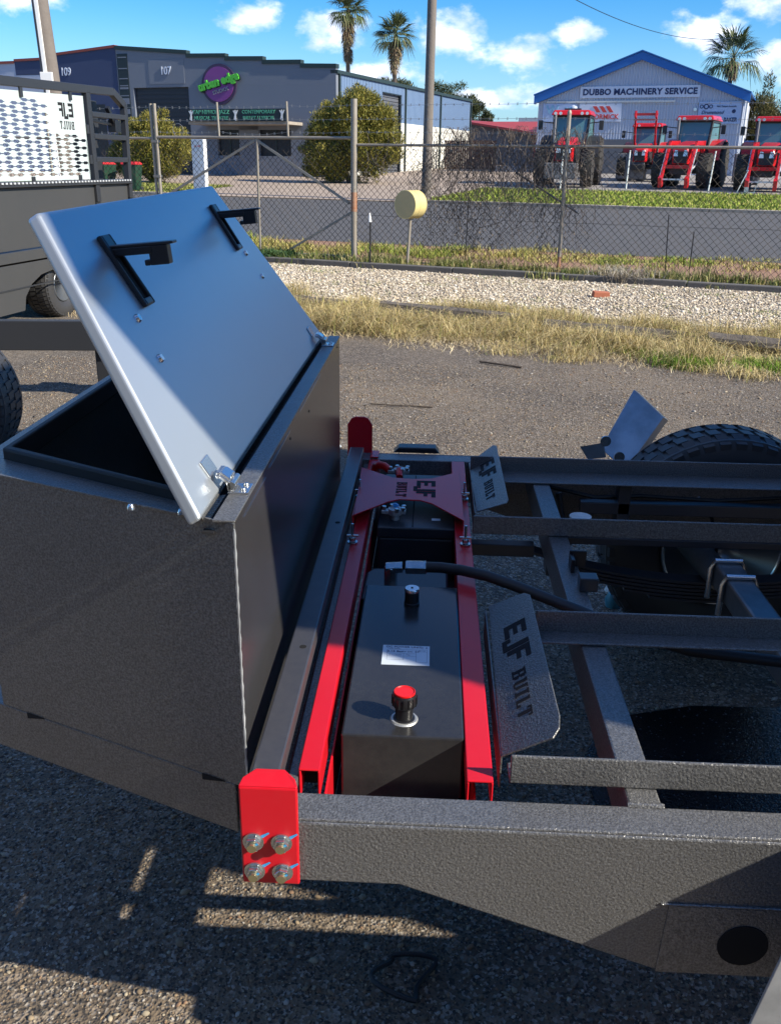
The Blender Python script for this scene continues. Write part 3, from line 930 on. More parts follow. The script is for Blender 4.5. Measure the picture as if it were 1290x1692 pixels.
# zinc bolts with blue paint-pen marks
for (x, z) in ((-.252, .738), (-.208, .738), (-.252, .681), (-.208, .681)):
    rot = random.uniform(0, 1)
    b = MB().cyl((x, 1.1195, z), (x, 1.1165, z), .0165, n=28)
    B = P3(b, 'washer', 'zinc', BR, smooth=True)
    b = MB()
    hx = [(math.cos(rot + i * math.pi / 3) * .0125, math.sin(rot + i * math.pi / 3) * .0125) for i in range(6)]
    b.prism([(x + p, z + q) for p, q in hx], fy, 1.116, 1.107)
    P3(b, 'bolt_head', 'zinc', BR, bev=.0012)
    b = MB().cyl((x, 1.1065, z), (x, 1.101, z), .0072, n=18)
    P3(b, 'bolt_shank', 'brass', BR, smooth=True)
    d = Vector((.9, 0, .62)).normalized()
    pn = Vector((-d.z, 0, d.x)) * .0028
    c0 = Vector((x, 1.1058, z))
    b = MB()
    for t0, t1, yy in ((.004, .0115, 1.1060), (.0165, .030, 1.1190)):
        a, e = c0 + d * t0, c0 + d * t1
        b.add([(a - pn).to_tuple(), (e - pn * .5).to_tuple(), (e + pn * .5).to_tuple(), (a + pn).to_tuple()], [(0, 1, 2, 3)])
        for i in range(4):
            v_ = b.v[-4 + i]
            b.v[-4 + i] = (v_[0], yy, v_[2])
    b.add([(x - .008, 1.1063, z - .006), (x + .003, 1.1063, z - .009), (x + .006, 1.1063, z + .001), (x - .003, 1.1063, z + .002)], [(0, 1, 2, 3)])
    P3(b, 'paint_mark', 'bluepen', BR)

# red battery / power-pack tray ----------------------------------------------
def rail_c(x0, x1, y0, y1, z0, z1, th=.004, inner=.05):
    b = MB()
    b.box(x0, x1, y0, y1, z1 - th, z1)
    b.box(x0, x0 + th, y0, y1, z0, z1 - th)
    b.box(x1 - th, x1, y0, y1, z0, z1 - th)
    return P3(b, 'tray_rail', 'red', bev=.002)
rail_c(-.202, -.166, 1.262, 2.984, .712, .768)
P3(MB().box(-.198, -.170, 1.30, 1.302, .712, .763), 'rail_end', 'void')
rail_c(.080, .124, 1.250, 2.984, .722, .768)
P3(MB().box(-.160, -.156, 1.27, 2.95, .60, .715), 'tray_side', 'red', bev=.001)
P3(MB().box(.094, .098, 1.27, 2.95, .60, .719), 'tray_side', 'red', bev=.001)
P3(MB().box(-.155, .093, 1.27, 2.95, .594, .600), 'tray_floor', 'rubber')
b = MB()
for y in (1.52, 1.54):
    b.cyl((-.1555, y, .66), (-.1545, y, .66), .006, n=12)
P3(b, 'bolt_hole', 'void')
P3(MB().cyl((-.1555, 1.36, .63), (-.149, 1.36, .63), .006, n=12), 'screw', 'zinc', smooth=True)
# channel strips beside the battery
P3(MB().box(.085, .092, 1.9, 2.43, .602, .700), 'channel_strip', 'red')
# battery hold-down plate, bow-tie shaped, and its wing studs
bow = [(-.203, 2.365), (-.113, 2.480), (-.080, 2.503), (-.020, 2.500), (.014, 2.476), (.104, 2.345), (.100, 2.775), (.013, 2.700), (-.050, 2.690), (-.111, 2.700), (-.215, 2.795)]
HD = P3(MB().prism(bow, lambda p, q, t: (p, q, t), .797, .801), 'hold_down_plate', 'red', bev=.001)
P3(MB().box(.100, .104, 2.35, 2.77, .745, .797), 'plate_flange', 'red', HD, bev=.001)
P3(MB().box(-.209, -.205, 2.37, 2.79, .745, .797), 'plate_flange', 'red', HD, bev=.001)
def tt(body, parent, loc, size, rot, mtn='cutout', **k):
    mi = INV['trailer']
    return text(body, 'lettering', mtn, parent, mi @ Vector(loc), size, rot, **k)
def stud(x, y, z):
    S_ = P3(MB().cyl((x, y, z), (x, y, z + .055), .0035, n=8), 'stud', 'zinc', smooth=True)
    P3(MB().cyl((x, y, z + .001), (x, y, z + .004), .014, n=16), 'washer', 'zinc', S_, smooth=True)
    b = MB()
    b.prism([(x + math.cos(i * math.pi / 3) * .009, y + math.sin(i * math.pi / 3) * .009) for i in range(6)], lambda p, q, t: (p, q, t), z + .005, z + .016)
    P3(b, 'nut', 'zinc', S_, bev=.001)
    b = MB().bar((x - .016, y, z + .020), (x + .016, y, z + .020), .006, .006)
    P3(b, 'wing', 'zinc', S_, bev=.001)
for x in (-.196, .106):
    stud(x, 2.24 + (.0 if x < 0 else .01), .769)
    stud(x - .008 if x < 0 else x + .006, 2.60, .770)
# wing plates with the cut-out lettering
def wing(pts, name='step_plate'):
    def f_(p, q, t):
        k = (p - .145) / .090
        return (p - t * .53, q, .768 + .060 * k + t * .85)
    w = P3(MB().prism(pts, f_, 0, .004), name, 'hammer', bev=.0015)
    y0, y1 = pts[0][1], pts[-1][1]
    P3(MB().box(.1400, .1435, y0 + .005, y1 - .01, .700, .767), 'plate_flange', 'hammer', w, bev=.001)
    return w
# blocky stencil letters, as strokes (x0, y0, x1, y1) in a cell one unit tall
GL = {'E': (.74, [(0, 0, .24, 1), (.24, .78, .74, 1), (.24, .40, .66, .60), (.24, 0, .74, .22)]),
      'J': (.62, [(.38, -.16, .62, 1), (0, -.16, .38, .06), (0, .06, .20, .22)]),
      'F': (.70, [(0, 0, .24, 1), (.24, .78, .70, 1), (.24, .38, .60, .58)]),
      'B': (.66, [(.06, 0, .26, 1), (0, .0, .06, .12), (0, .88, .06, 1), (.26, .88, .56, 1), (.26, .45, .56, .57), (.26, 0, .56, .12), (.44, .57, .64, .88), (.46, .12, .66, .45)]),
      'U': (.66, [(.06, .12, .26, 1), (0, .88, .06, 1), (.26, 0, .48, .12), (.12, 0, .26, .12), (.44, .12, .62, 1), (.62, .88, .68, 1)]),
      'I': (.36, [(.08, 0, .28, 1), (0, 0, .08, .12), (.28, 0, .36, .12), (0, .88, .08, 1), (.28, .88, .36, 1)]),
      'L': (.56, [(.06, 0, .26, 1), (0, .88, .06, 1), (.26, 0, .56, .12), (.42, .12, .56, .30)]),
      'T': (.62, [(.21, 0, .41, .88), (0, .88, .62, 1), (0, .70, .10, .88), (.52, .70, .62, .88)])}
def stencil(word, parent, o, ux, uy, h, sx=1.0, gap=.14, th=.0006, mtn='cutout', world=True, mirror=False):
    """word set from point o along ux, letter tops towards uy"""
    o, ux, uy = Vector(o), Vector(ux).normalized(), Vector(uy).normalized()
    nn_ = ux.cross(uy) * (-1 if mirror else 1)
    tot = sum(GL[c][0] + gap for c in word) - gap
    x = -tot / 2
    b_ = MB()
    for c in word:
        w_, st = GL[c]
        for (x0, y0, x1, y1) in st:
            P_ = lambda a_, e_, k_: tuple(o + ux * (x + a_) * h * sx + uy * (e_ - .5) * h + nn_ * k_)
            b_.add([P_(x0, y0, 0), P_(x1, y0, 0), P_(x1, y1, 0), P_(x0, y1, 0), P_(x0, y0, th), P_(x1, y0, th), P_(x1, y1, th), P_(x0, y1, th)],
                   [(3, 2, 1, 0), (4, 5, 6, 7), (0, 1, 5, 4), (1, 2, 6, 5), (2, 3, 7, 6), (3, 0, 4, 7)])
        x += w_ + gap
    return b_.build('lettering', mtn, parent, world=world)
def wing_text(w, y1_, y2_, dx=0.0):
    uy_ = Vector((.090, 0, .060)).normalized()
    def at_(x):
        k = (x - .145) / .090
        return (x - .0023, .768 + .060 * k + .0036)
    xx, zz = at_(.196 + dx)
    stencil('EJF', w, (xx, y1_, zz), (0, -1, 0), uy_, .052, sx=1.35, gap=.06)
    xx, zz = at_(.190 + dx)
    stencil('BUILT', w, (xx, y2_, zz), (0, -1, 0), uy_, .030, sx=1.55, gap=.16)
w1 = wing([(.143, 1.319), (.225, 1.300), (.237, 1.318), (.2415, 1.352), (.236, 1.830), (.226, 1.852), (.212, 1.858), (.154, 1.897)][:7] + [(.150, 1.880)])
wing_text(w1, 1.665, 1.475)
w2 = wing([(.147, 2.492), (.226, 2.430), (.233, 2.447), (.232, 2.985), (.222, 3.010), (.140, 2.970)])
wing_text(w2, 2.800, 2.610)
stencil('EJF', HD, (-.004, 2.600, .8013), (0, -1, 0), (1, 0, 0), .058, sx=1.15, gap=.06)
stencil('BUILT', HD, (-.078, 2.590, .8013), (0, -1, 0), (1, 0, 0), .032, sx=1.15, gap=.16)

# wheels -----------------------------------------------------------------------
def tyre_wheel(parent, c, Rr, wd, rim_r, mtn='tyre', lugs=True, axis='y', name='wheel', dirn=-1, w_=True):
    c = Vector(c)
    prof = [(rim_r, -wd * .38), (rim_r + .02, -wd * .46), ((rim_r + Rr) / 2, -wd * .52), (Rr - .035, -wd * .49), (Rr - .012, -wd * .43), (Rr - .008, -wd * .2), (Rr - .008, wd * .2),
            (Rr - .012, wd * .43), (Rr - .035, wd * .49), ((rim_r + Rr) / 2, wd * .52), (rim_r + .02, wd * .46), (rim_r, wd * .38)]
    b = MB().lathe(prof, c, axis, 56)
    kw = dict(world=w_)
    wh_ = b.build(name, mtn, parent, 0, True, **kw)
    # tread blocks
    b = MB()
    nn = 46
    for i in range(nn):
        for j, (p0, p1, off) in enumerate(((-.50, -.27, 0), (-.24, -.02, .5), (.02, .24, 0), (.27, .50, .5))):
            a0 = 2 * math.pi * (i + off * .6) / nn
            a1 = a0 + 2 * math.pi * .66 / nn
            vs = []
            for rr in (Rr - .02, Rr):
                for (aa, ww) in ((a0, p0), (a1, p0), (a1 + .015, p1), (a0 + .015, p1)):
                    r_ = rr - (.022 if (abs(ww) > .45) else 0)
                    h = ww * wd
                    x_, y_ = r_ * math.cos(aa), r_ * math.sin(aa)
                    vs.append(c + (Vector((x_, h, y_)) if axis == 'y' else Vector((h, x_, y_))))
            b.add(vs, [(3, 2, 1, 0), (4, 5, 6, 7), (0, 1, 5, 4), (1, 2, 6, 5), (2, 3, 7, 6), (3, 0, 4, 7)])
    t_ = b.build('tread', mtn, wh_, 0, False, **kw)
    t_['kind'] = 'stuff'
    # rim
    d = dirn * wd
    prof = [(rim_r + .004, d * .42), (rim_r - .006, d * .44), (rim_r - .012, d * .38), (rim_r - .022, d * .30), (rim_r - .03, d * .05), (rim_r - .05, -d * .02), (.10, -d * .02), (.08, d * .1), (.0, d * .1)]
    MB().lathe(prof, c, axis, 48).build('rim', 'rim', wh_, 0, True, **kw)
    b = MB().lathe([(0, d * .30), (.075, d * .30), (.085, d * .2), (.085, -d * .02)], c, axis, 24)
    b.build('hub', 'axle', wh_, 0, True, **kw)
    return wh_
WF = tyre_wheel(TR, (1.075, 3.195, .425), .428, .24, .215)
P3(MB().tube([(1.075 + .212 * math.cos(a * math.pi / 24), 3.085, .425 + .212 * math.sin(a * math.pi / 24)) for a in range(49)], .007, 8), 'rim_lip', 'stainless', WF, smooth=True)
P3(MB().tube([(1.075 + .185 * math.cos(a * math.pi / 24), 3.105, .425 + .185 * math.sin(a * math.pi / 24)) for a in range(49)], .009, 8), 'rim_bead', 'stainless', WF, smooth=True)
tyre_wheel(TR, (1.085, .985, .42), .42, .24, .215, dirn=1)
# axle beam, U-bolts, leaf spring
P3(MB().box(.905, .985, 1.54, 2.68, .49, .57), 'axle_beam', 'axle', bev=.008)
P3(MB().cyl((.945, 1.54, .47), (.945, 1.10, .42), .04, n=16), 'stub_axle', 'axle', smooth=True)  # unseen near stub, kept thin and low to let sunlight past
P3(MB().cyl((.945, 2.68, .50), (.945, 3.08, .46), .045, n=20), 'stub_axle', 'axle', smooth=True)
for y in (2.52, 2.64):
    P3(MB().tube([(.895, y, .45), (.895, y, .55), (.905, y, .577), (.985, y, .577), (.995, y, .55), (.995, y, .45)], .009, 10), 'u_bolt', 'stainless', smooth=True)
for i in range(6):
    L_ = .62 - i * .085
    pts = []
    for k_ in range(13):
        t = -1 + 2 * k_ / 12
        pts.append((.945 + t * L_, 2.80, .435 - i * .013 + .10 * (t * L_ / .62) ** 2))
    b = MB()
    for p, q in zip(pts[:-1], pts[1:]):
        b.bar(p, q, .06, .009)
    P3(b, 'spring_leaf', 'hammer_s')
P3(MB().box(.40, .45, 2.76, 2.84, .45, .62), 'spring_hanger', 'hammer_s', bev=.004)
P3(MB().tube([(1.02, 2.96, .36), (1.0, 2.93, .5), (.96, 2.9, .62), (.9, 2.88, .70)], .006, 8), 'brake_cable', 'black', smooth=True)
# mudguard strips and tipped guard plates
P3(MB().box(.92, 2.4, 3.065, 3.12, .738, .743), 'mudguard_strip', 'guard', bev=.001)
for x in (.955, 1.22):
    P3(MB().cyl((x, 3.095, .7425), (x, 3.095, .7438), .012, n=14), 'bolt_hole', 'void')
def guard(sg, yb):
    # sg=+1 far side, -1 near side; plate folded outwards
    b = MB()
    A = [(.640, .748), (.743, .963), (.781, .937), (.863, .860), (.736, .640), (.60, .600)]
    b.add([(.655, yb + .05, .720), (.786, yb + .19, .919), (.894, yb + .12, .829), (.745, yb, .650), (.655, yb + .055, .718), (.786, yb + .195, .917), (.894, yb + .125, .827), (.745, yb + .005, .648)], [(0, 1, 2, 3), (7, 6, 5, 4), (0, 4, 5, 1), (1, 5, 6, 2), (2, 6, 7, 3), (3, 7, 4, 0)])
    g = P3(b, 'tipped_guard', 'guard', bev=.001)
    b = MB()
    b.add([(.786, yb + .19, .919), (.894, yb + .12, .829), (.925, yb + .17, .805), (.817, yb + .24, .895)], [(0, 1, 2, 3)])
    b.add([(.894, yb + .12, .829), (.745, yb, .650), (.776, yb + .05, .626), (.925, yb + .17, .805)], [(0, 1, 2, 3)])
    P3(b, 'guard_flange', 'guard', g)
    b = MB()
    b.add([(.565, yb - .01 * sg, .742), (.650, yb - .01 * sg, .760), (.668, yb + .0 * sg, .700), (.600, yb, .690)], [(0, 1, 2, 3)])
    P3(b, 'guard_bracket', 'guard', g)
    for (x, z) in ((.658, .765), (.715, .705)):
        P3(MB().cyl((x, yb - .003, z), (x, yb - .010, z), .020, n=16), 'washer', 'zinc', g, smooth=True)
    return g
guard(1, 3.30)
poly = [(.470, .50), (.512, .728), (.76, .915), (.914, 1.02), (1.2, 1.08), (1.3, 1.0), (1.3, .50)]
ng = P3(MB().prism(poly, fy, .975, .980), 'near_mudguard', 'guard', bev=.001)
# box lamp on the far beam
P3(MB().prism([(-.125, .765), (.040, .765), (.025, .785), (-.105, .785)], fy, 3.075, 3.13), 'side_lamp', 'black', bev=.004)

# battery ------------------------------------------------------------------------
BT = thing('battery', 'black battery clamped under the red bow tie plate', 'battery', (-.025, 2.6, .601))
bb = lambda b, n_, m_, p=BT, bev=0, sm=False: b.build(n_, m_, p, bev, sm, world=True)
bb(MB().box(-.135, .078, 2.372, 2.84, .602, .732), 'case', 'battery', bev=.006)
bb(MB().box(-.138, .081, 2.369, 2.843, .732, .764), 'case_lid', 'battery', bev=.004)
bb(MB().box(-.040, -.037, 2.38, 2.83, .764, .7655), 'seam', 'void')
bb(MB().box(-.018, .012, 2.76, 2.785, .7645, .766), 'sticker', 'label')
bb(MB().box(.015, .040, 2.43, 2.445, .7645, .766), 'sticker', 'label')
def terminal(y, mcap, sg):
    T_ = bb(MB().cyl((-.090, y, .764), (-.090, y, .797), .012, .010, 16), 'terminal', 'zincw', sm=True)
    b = MB()
    b.lathe([(.011, 0), (.021, 0), (.021, .018), (.011, .018)], (-.090, y, .780), 'z', 18, close=True)
    b.box(-.130, -.105, y - .010, y + .010, .782, .793)
    b.box(-.078, -.060, y - .014, y + .014, .784, .796)
    bb(b, 'clamp', 'zincw', T_, bev=.002)
    for dx, dy in ((-.122, .0), (-.066, .010), (-.068, -.008), (-.1, .016), (-.085, -.018)):
        b = MB()
        b.prism([(dx + math.cos(i * math.pi / 3) * .007, y + dy + math.sin(i * math.pi / 3) * .007) for i in range(6)], lambda p, q, t: (p, q, t), .792, .804)
        bb(b, 'nut', 'zinc', T_, bev=.001)
    bb(MB().tube([(-.092, y - sg * .010, .796), (-.092, y - sg * .030, .792), (-.090, y - sg * .048, .784)], .011, 12), 'terminal_boot', mcap, T_, sm=True)
terminal(2.80, 'redcap', 1)
terminal(2.435, 'bluecap' if 'bluecap' in MT else 'bluepen', -1)
bb(MB().tube([(-.125, 2.80, .792), (-.142, 2.815, .800), (-.158, 2.825, .800), (-.172, 2.84, .790), (-.180, 2.88, .75)], .0125, 12), 'positive_cable', 'redcap', sm=True)

# hydraulic power unit -------------------------------------------------------------
HU = thing('hydraulic_power_unit', 'black oil tank power unit with red filler cap in the red tray', 'hydraulic unit', (-.03, 1.72, .601))
hb = lambda b, n_, m_, p=HU, bev=0, sm=False: b.build(n_, m_, p, bev, sm, world=True)
tank = MB()
x0, x1, y0, y1 = -.141, .079, 1.366, 1.987
tank.prism([(x0, .602), (.040, .602), (.079, .64), (x1, .768), (x0, .768)], fy, y0, y1)
hb(tank, 'tank', 'tank', bev=.004)
hb(MB().prism([(-.155, 1.995), (-.152, 2.15), (-.135, 2.18), (.06, 2.18), (.06, 1.995)], lambda p, q, t: (p, q, t), .602, .725), 'motor_housing', 'black', bev=.006)
c = (-.030, 1.422, .768)
F_ = hb(MB().lathe([(0, 0), (.021, 0), (.020, .004), (.0165, .005), (.0165, .036), (0, .036)], c, 'z', 28), 'filler_neck', 'black', sm=True)
b = MB().lathe([(0, .030), (.0205, .030), (.0225, .034), (.0225, .052), (.021, .055), (0, .055)], c, 'z', 32)
for i in range(16):
    t = i * math.pi / 8
    b.box(c[0] + .0222 * math.cos(t) - .0015, c[0] + .0222 * math.cos(t) + .0015, c[1] + .0222 * math.sin(t) - .0015, c[1] + .0222 * math.sin(t) + .0015, c[2] + .033, c[2] + .052)
hb(b, 'filler_cap', 'black', F_, sm=True)
hb(MB().lathe([(0, .055), (.0185, .055), (.0195, .056), (.0195, .059), (.0185, .0595), (.017, .058), (0, .058)], c, 'z', 32), 'cap_disc', 'redcap', F_, sm=True)
hb(MB().lathe([(.0165, 0), (.026, 0), (.024, .0025), (.0165, .003)], c, 'z', 28), 'weld_ring', 'zincw', F_, sm=True)
c2 = (-.028, 1.889, .768)
B_ = hb(MB().lathe([(0, 0), (.018, 0), (.018, .006), (.0165, .007), (.0165, .034), (0, .034)], c2, 'z', 24), 'breather', 'black', sm=True)
hb(MB().lathe([(0, .034), (.0175, .034), (.0175, .040), (.016, .042), (0, .042)], c2, 'z', 24), 'breather_cap', 'stainless', B_, sm=True)
hb(MB().lathe([(0, .042), (.003, .042), (.003, .0428), (0, .0428)], c2, 'z', 12), 'breather_port', 'void', B_)
LB = hb(MB().box(-.083, .015, 1.613, 1.693, .7682, .7688), 'rating_label', 'label')
mi = INV['hydraulic_power_unit']
def lt(body, x, y, size, **k):
    return text(body, 'lettering', 'print', LB, mi @ Vector((x + .001, y - .049, .7690)), size, None, ext=.00005, **k)
lt('DC POWER UNIT', -.040, 1.7350, .0095, bold=.02)
lt('C E', .003, 1.733, .010)
b = MB()
for (xa, xb, ya, yb) in ((-.074, -.014, 1.724, 1.7245), (-.074, -.014, 1.708, 1.7085), (-.074, -.014, 1.697, 1.6975), (-.074, -.040, 1.682, 1.6825), (-.0745, -.074, 1.682, 1.7245), (-.040, -.0395, 1.682, 1.708),
                         (-.014, -.0135, 1.674, 1.7245), (-.014, .009, 1.674, 1.6745), (.0085, .009, 1.674, 1.7245), (-.014, .009, 1.7165, 1.717), (-.014, .009, 1.7245, 1.725)):
    b.box(xa + .001, xb + .001, ya - .049, yb - .049, .7689, .76895)
hb(b, 'label_lines', 'print', LB)
lt('TYPE: DR001', -.060, 1.728, .0050)
lt('0.15 Bar', -.058, 1.716, .0100, bold=.02)
lt('12V DC  2.2', -.027, 1.716, .0075, bold=.01)
lt('12 v 1.6 kw', -.058, 1.7025, .0060)
lt('No.', -.030, 1.7025, .0060)
lt('06 / 21', -.002, 1.7205, .0055)
# steel fittings for the hose
hb(MB().cyl((-.085, 2.07, .726), (-.085, 2.07, .780), .017, n=8), 'elbow', 'zinc', bev=.002)
hb(MB().cyl((-.098, 2.07, .776), (-.055, 2.068, .780), .0155, n=6), 'hex_fitting', 'zinc', bev=.002)
hb(MB().cyl((-.048, 2.067, .781), (.004, 2.062, .784), .0185, n=6), 'hex_fitting', 'zinc', bev=.002)
HS = MB().tube([(.0, 2.064, .784), (.04, 2.055, .788), (.09, 2.03, .794), (.15, 2.0, .795), (.22, 1.955, .79), (.30, 1.91, .778), (.36, 1.875, .77), (.45, 1.845, .745), (.6, 1.84, .70), (.9, 1.86, .66)], .0135, 14).build('hydraulic_hose', 'hose', None, 0, True)
tag(HS, 'black rubber hydraulic hose running from the tank to the chassis', 'hose')

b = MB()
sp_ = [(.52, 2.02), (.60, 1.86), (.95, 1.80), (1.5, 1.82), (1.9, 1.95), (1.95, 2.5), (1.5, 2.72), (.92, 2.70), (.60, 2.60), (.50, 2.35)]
b.prism(sp_, lambda p, q, t: (p, q, t), .004, .010)  # thin glossy black patch over the ground below the deck
t = b.build('black_sheet', 'wet')
tag(t, 'wet shiny black sheet laid over the ground under the deck', 'sheet')
# small litter and ground bits
t = MB().lathe([(0, 0), (.03, 0), (.035, .03), (.022, .06), (0, .062)], (.79, 3.46, .0), 'z', 16).build('plastic_container', 'teal', None, 0, True)
tag(t, 'small teal plastic container on the ground beside the far wheel', 'container')
t = MB().lathe([(0, 0), (.02, .002), (.026, .015), (.018, .034), (0, .038)], (.80, 3.58, .0), 'z', 9).build('white_stone', 'white', None, 0, True)
tag(t, 'white rounded stone on the ground beyond the teal container', 'stone')
t = MB().lathe([(0, 0), (.05, .0), (.06, .008), (.03, .012), (0, .013)], (-.62, 5.62, .0), 'z', 9).build('paper_scrap', 'white', None, 0, True)
tag(t, 'crumpled white paper scrap just past the tall red bracket', 'litter')
def twig(pts, r, label):
    t_ = MB().tube(pts, r, 6).build('twig', 'bark', None, 0, True)
    tag(t_, label, 'twig')
twig([(-.45, 6.74, .012), (-.3, 6.70, .016), (-.15, 6.72, .010), (.02, 6.70, .008)], .006, 'thin straight twig lying on the open bitumen')
twig([(.45, 8.42, .015), (.62, 8.30, .02), (.82, 8.22, .012)], .010, 'dark curved twig near the dry grass edge')
rb = random.Random(3)
pts = []
for i in range(30):
    a = i / 29 * 2 * math.pi * 1.25
    pts.append((-.02 + .06 * math.cos(a) + .02 * math.sin(3 * a), 1.545 + .055 * math.sin(a) * 1.1 + .01 * math.cos(2 * a), .012 + .008 * math.sin(a * 2)))
t = MB().tube(pts, .006, 6).build('rubber_strap', 'rubber', None, 0, True)
tag(t, 'looped black rubber strap lying on the shaded gravel', 'strap')

# ------------------------------------------------------------------ fence and gate
def fence_local(t, name='x'):
    pass
def chain(parent, u0, u1, z0, z1, a=.118, r=.0056, name='chain_link_mesh', zt=None):
    V, F = [], []
    k = int((u1 - u0) / a)
    segs = int((z1 - z0) / (a / 2))
    ang = [0, 2 * math.pi / 3, 4 * math.pi / 3]
    off = np.array([(math.cos(q) * r, math.sin(q) * r) for q in ang])
    Vl = []
    for i in range(k + 1):
        for ph in (0, 1):
            # picket wire bending alternately left and right
            if ph:
                continue
        jitter = rng.normal(0, .003, segs + 1)
        base = u0 + i * a
        for j in range(segs + 1):
            x = base + (a / 2 + .002 if j % 2 else -.002) + jitter[j]
            z = z0 + j * a / 2
            y = .006 * math.sin(i * 2.1 + j)
            for q in off:
                Vl.append((x + q[0], y + q[1], z))
        s0 = len(Vl) - 3 * (segs + 1)
        for j in range(segs):
            for q in range(3):
                q2 = (q + 1) % 3
                F.append((s0 + j * 3 + q, s0 + j * 3 + q2, s0 + (j + 1) * 3 + q2, s0 + (j + 1) * 3 + q))
        jitter2 = rng.normal(0, .003, segs + 1)
        for j in range(segs + 1):
            x = base + a / 2 + (a / 2 + .002 if j % 2 == 0 else -.002) * 1.0 + jitter2[j]
            z = z0 + j * a / 2
            y = .006 * math.cos(i * 2.1 + j)
            for q in off:
                Vl.append((x + q[0], y + q[1], z))
        s0 = len(Vl) - 3 * (segs + 1)
        for j in range(segs):
            for q in range(3):
                q2 = (q + 1) % 3
                F.append((s0 + j * 3 + q, s0 + j * 3 + q2, s0 + (j + 1) * 3 + q2, s0 + (j + 1) * 3 + q))
    o = stuff_mesh(name, np.array(Vl), np.array(F), 'wire', parent=parent)
    o['kind'] = 'stuff'
    return o
FE = thing('chain_link_fence', 'rusty chain link fence with barbed wire strands above its rail', 'fence', W(0, 0), ANG)
fb = lambda b, n_, m_, p=FE, bev=0, sm=True: b.build(n_, m_, p, bev, sm)
# a=.118 per two wires -> diamonds .118 wide
chain(FE, .05, 13.5, .02, 2.02)
chain(FE, -9.5, -4.6, .02, 2.10)
fb(MB().cyl((.05, 0, 2.035), (13.5, 0, 2.035), .024, n=10), 'top_rail', 'galv')
fb(MB().cyl((-9.5, 0, 2.13), (-4.42, 0, 2.13), .026, n=10), 'top_rail', 'galv')
fb(MB().cyl((0, 0, -.05), (0.0, 0, 2.80), .058, n=16), 'gate_post', 'galv')
fb(MB().cyl((.0, 0, .88), (0.0, 0, 1.22), .060, n=16), 'rust_patch', 'rust')
def post(u, ztop, lean, r=.034):
    p_ = fb(MB().cyl((u, 0, .0), (u + lean, 0, ztop), r, n=12), 'post', 'galv')
    fb(MB().cyl((u + .0, 0, .0), (u + lean * .1, 0, ztop * .1), r * 1.03, n=12), 'rusty_base', 'rust', p_)
    fb(MB().lathe([(r * 1.1, 0), (r * 1.1, .03), (r * .6, .06), (0, .065)], (u + lean, 0, ztop), 'z', 10), 'post_cap', 'galv', p_)
post(3.92, 2.53, -.02)
post(8.35, 2.53, .02)
post(12.6, 2.53, .0)
post(-7.0, 2.66, .0, .028)
post(-9.4, 2.66, .0, .028)
for u, z0, z1, ln in ((5.72, .05, 1.0, -.05), (2.2, .0, 1.2, .02), (6.1, .1, .75, .0)):
    fb(MB().cyl((u, .02, z0), (u + ln, .02, z1), .009, n=6), 'steel_picket', 'wire')
def strand(u0, u1, z, sag, parent=FE, barbs=True, dy=0.0, r=.0035, mt_='barb'):
    nseg = max(4, int((u1 - u0) / .25))
    pts = []
    for i in range(nseg + 1):
        t = i / nseg
        x = u0 + (u1 - u0) * t
        pts.append((x, dy + .01 * math.sin(i * 1.3), z - sag * 4 * t * (1 - t) + random.uniform(-.008, .008)))
    b = MB().tube(pts, r, 4)
    if barbs:
        x = u0 + .1
        while x < u1:
            t = (x - u0) / (u1 - u0)
            zz = z - sag * 4 * t * (1 - t)
            b.bar((x - .012, dy, zz - .024), (x + .012, dy, zz + .024), .005, .005)
            b.bar((x + .014, dy, zz - .020), (x - .010, dy, zz + .022), .005, .005)
            x += .16
    return fb(b, 'barbed_wire' if barbs else 'tension_wire', mt_, parent, sm=False)
for z in (2.70, 2.47, 2.25):
    strand(.03, 3.90, z, .01)
    strand(3.90, 8.36, z - .01, .02)
    strand(8.36, 12.6, z, .02)
    strand(-9.4, -4.40, z, .03)
strand(.0, 13.0, .82, .0, barbs=False, mt_='wire')
strand(.0, 13.0, .06, .0, barbs=False, mt_='wire')
# gate
GA = thing('mesh_gate', 'galvanised pipe gate with diagonal braces and barbed wire top', 'gate', W(-4.33, 0), ANG)
gb = lambda b, n_, m_, p=GA, bev=0, sm=True: b.build(n_, m_, p, bev, sm)
chain(GA, .10, 4.26, .10, 2.12)
gb(MB().cyl((.0, 0, 2.15), (4.28, 0, 2.15), .030, n=12), 'top_rail', 'galv')
gb(MB().cyl((.0, 0, .06), (4.28, 0, .06), .026, n=12), 'bottom_rail', 'galv')
gb(MB().cyl((2.30, 0, .06), (2.31, 0, 2.15), .026, n=12), 'centre_upright', 'galv')
gb(MB().cyl((-.05, 0, .0), (-.06, 0, 2.76), .030, n=12), 'gate_stile', 'galv')
gb(MB().cyl((.045, 0, .0), (.03, 0, 2.76), .036, n=12), 'gate_stile', 'galv')
for z in (.7, 1.4, 2.05):
    gb(MB().box(-.08, .08, -.045, .045, z, z + .05), 'gate_clasp', 'galv', sm=False)
gb(MB().bar((2.28, 0, 2.12), (4.24, 0, 1.02), .028, .045), 'brace', 'galv', sm=False)
gb(MB().bar((2.26, 0, 2.10), (.06, 0, 1.00), .028, .045), 'brace', 'galv', sm=False)
gb(MB().bar((4.27, 0, .86), (2.75, 0, .02), .028, .040), 'brace', 'galv', sm=False)
gb(MB().bar((.05, 0, .86), (1.9, 0, .02), .028, .040), 'brace', 'galv', sm=False)
for x in (1.48, 2.98):
    gb(MB().cyl((x, 0, 2.17), (x - .02, 0, 2.77), .022, n=10), 'wire_post', 'galv')
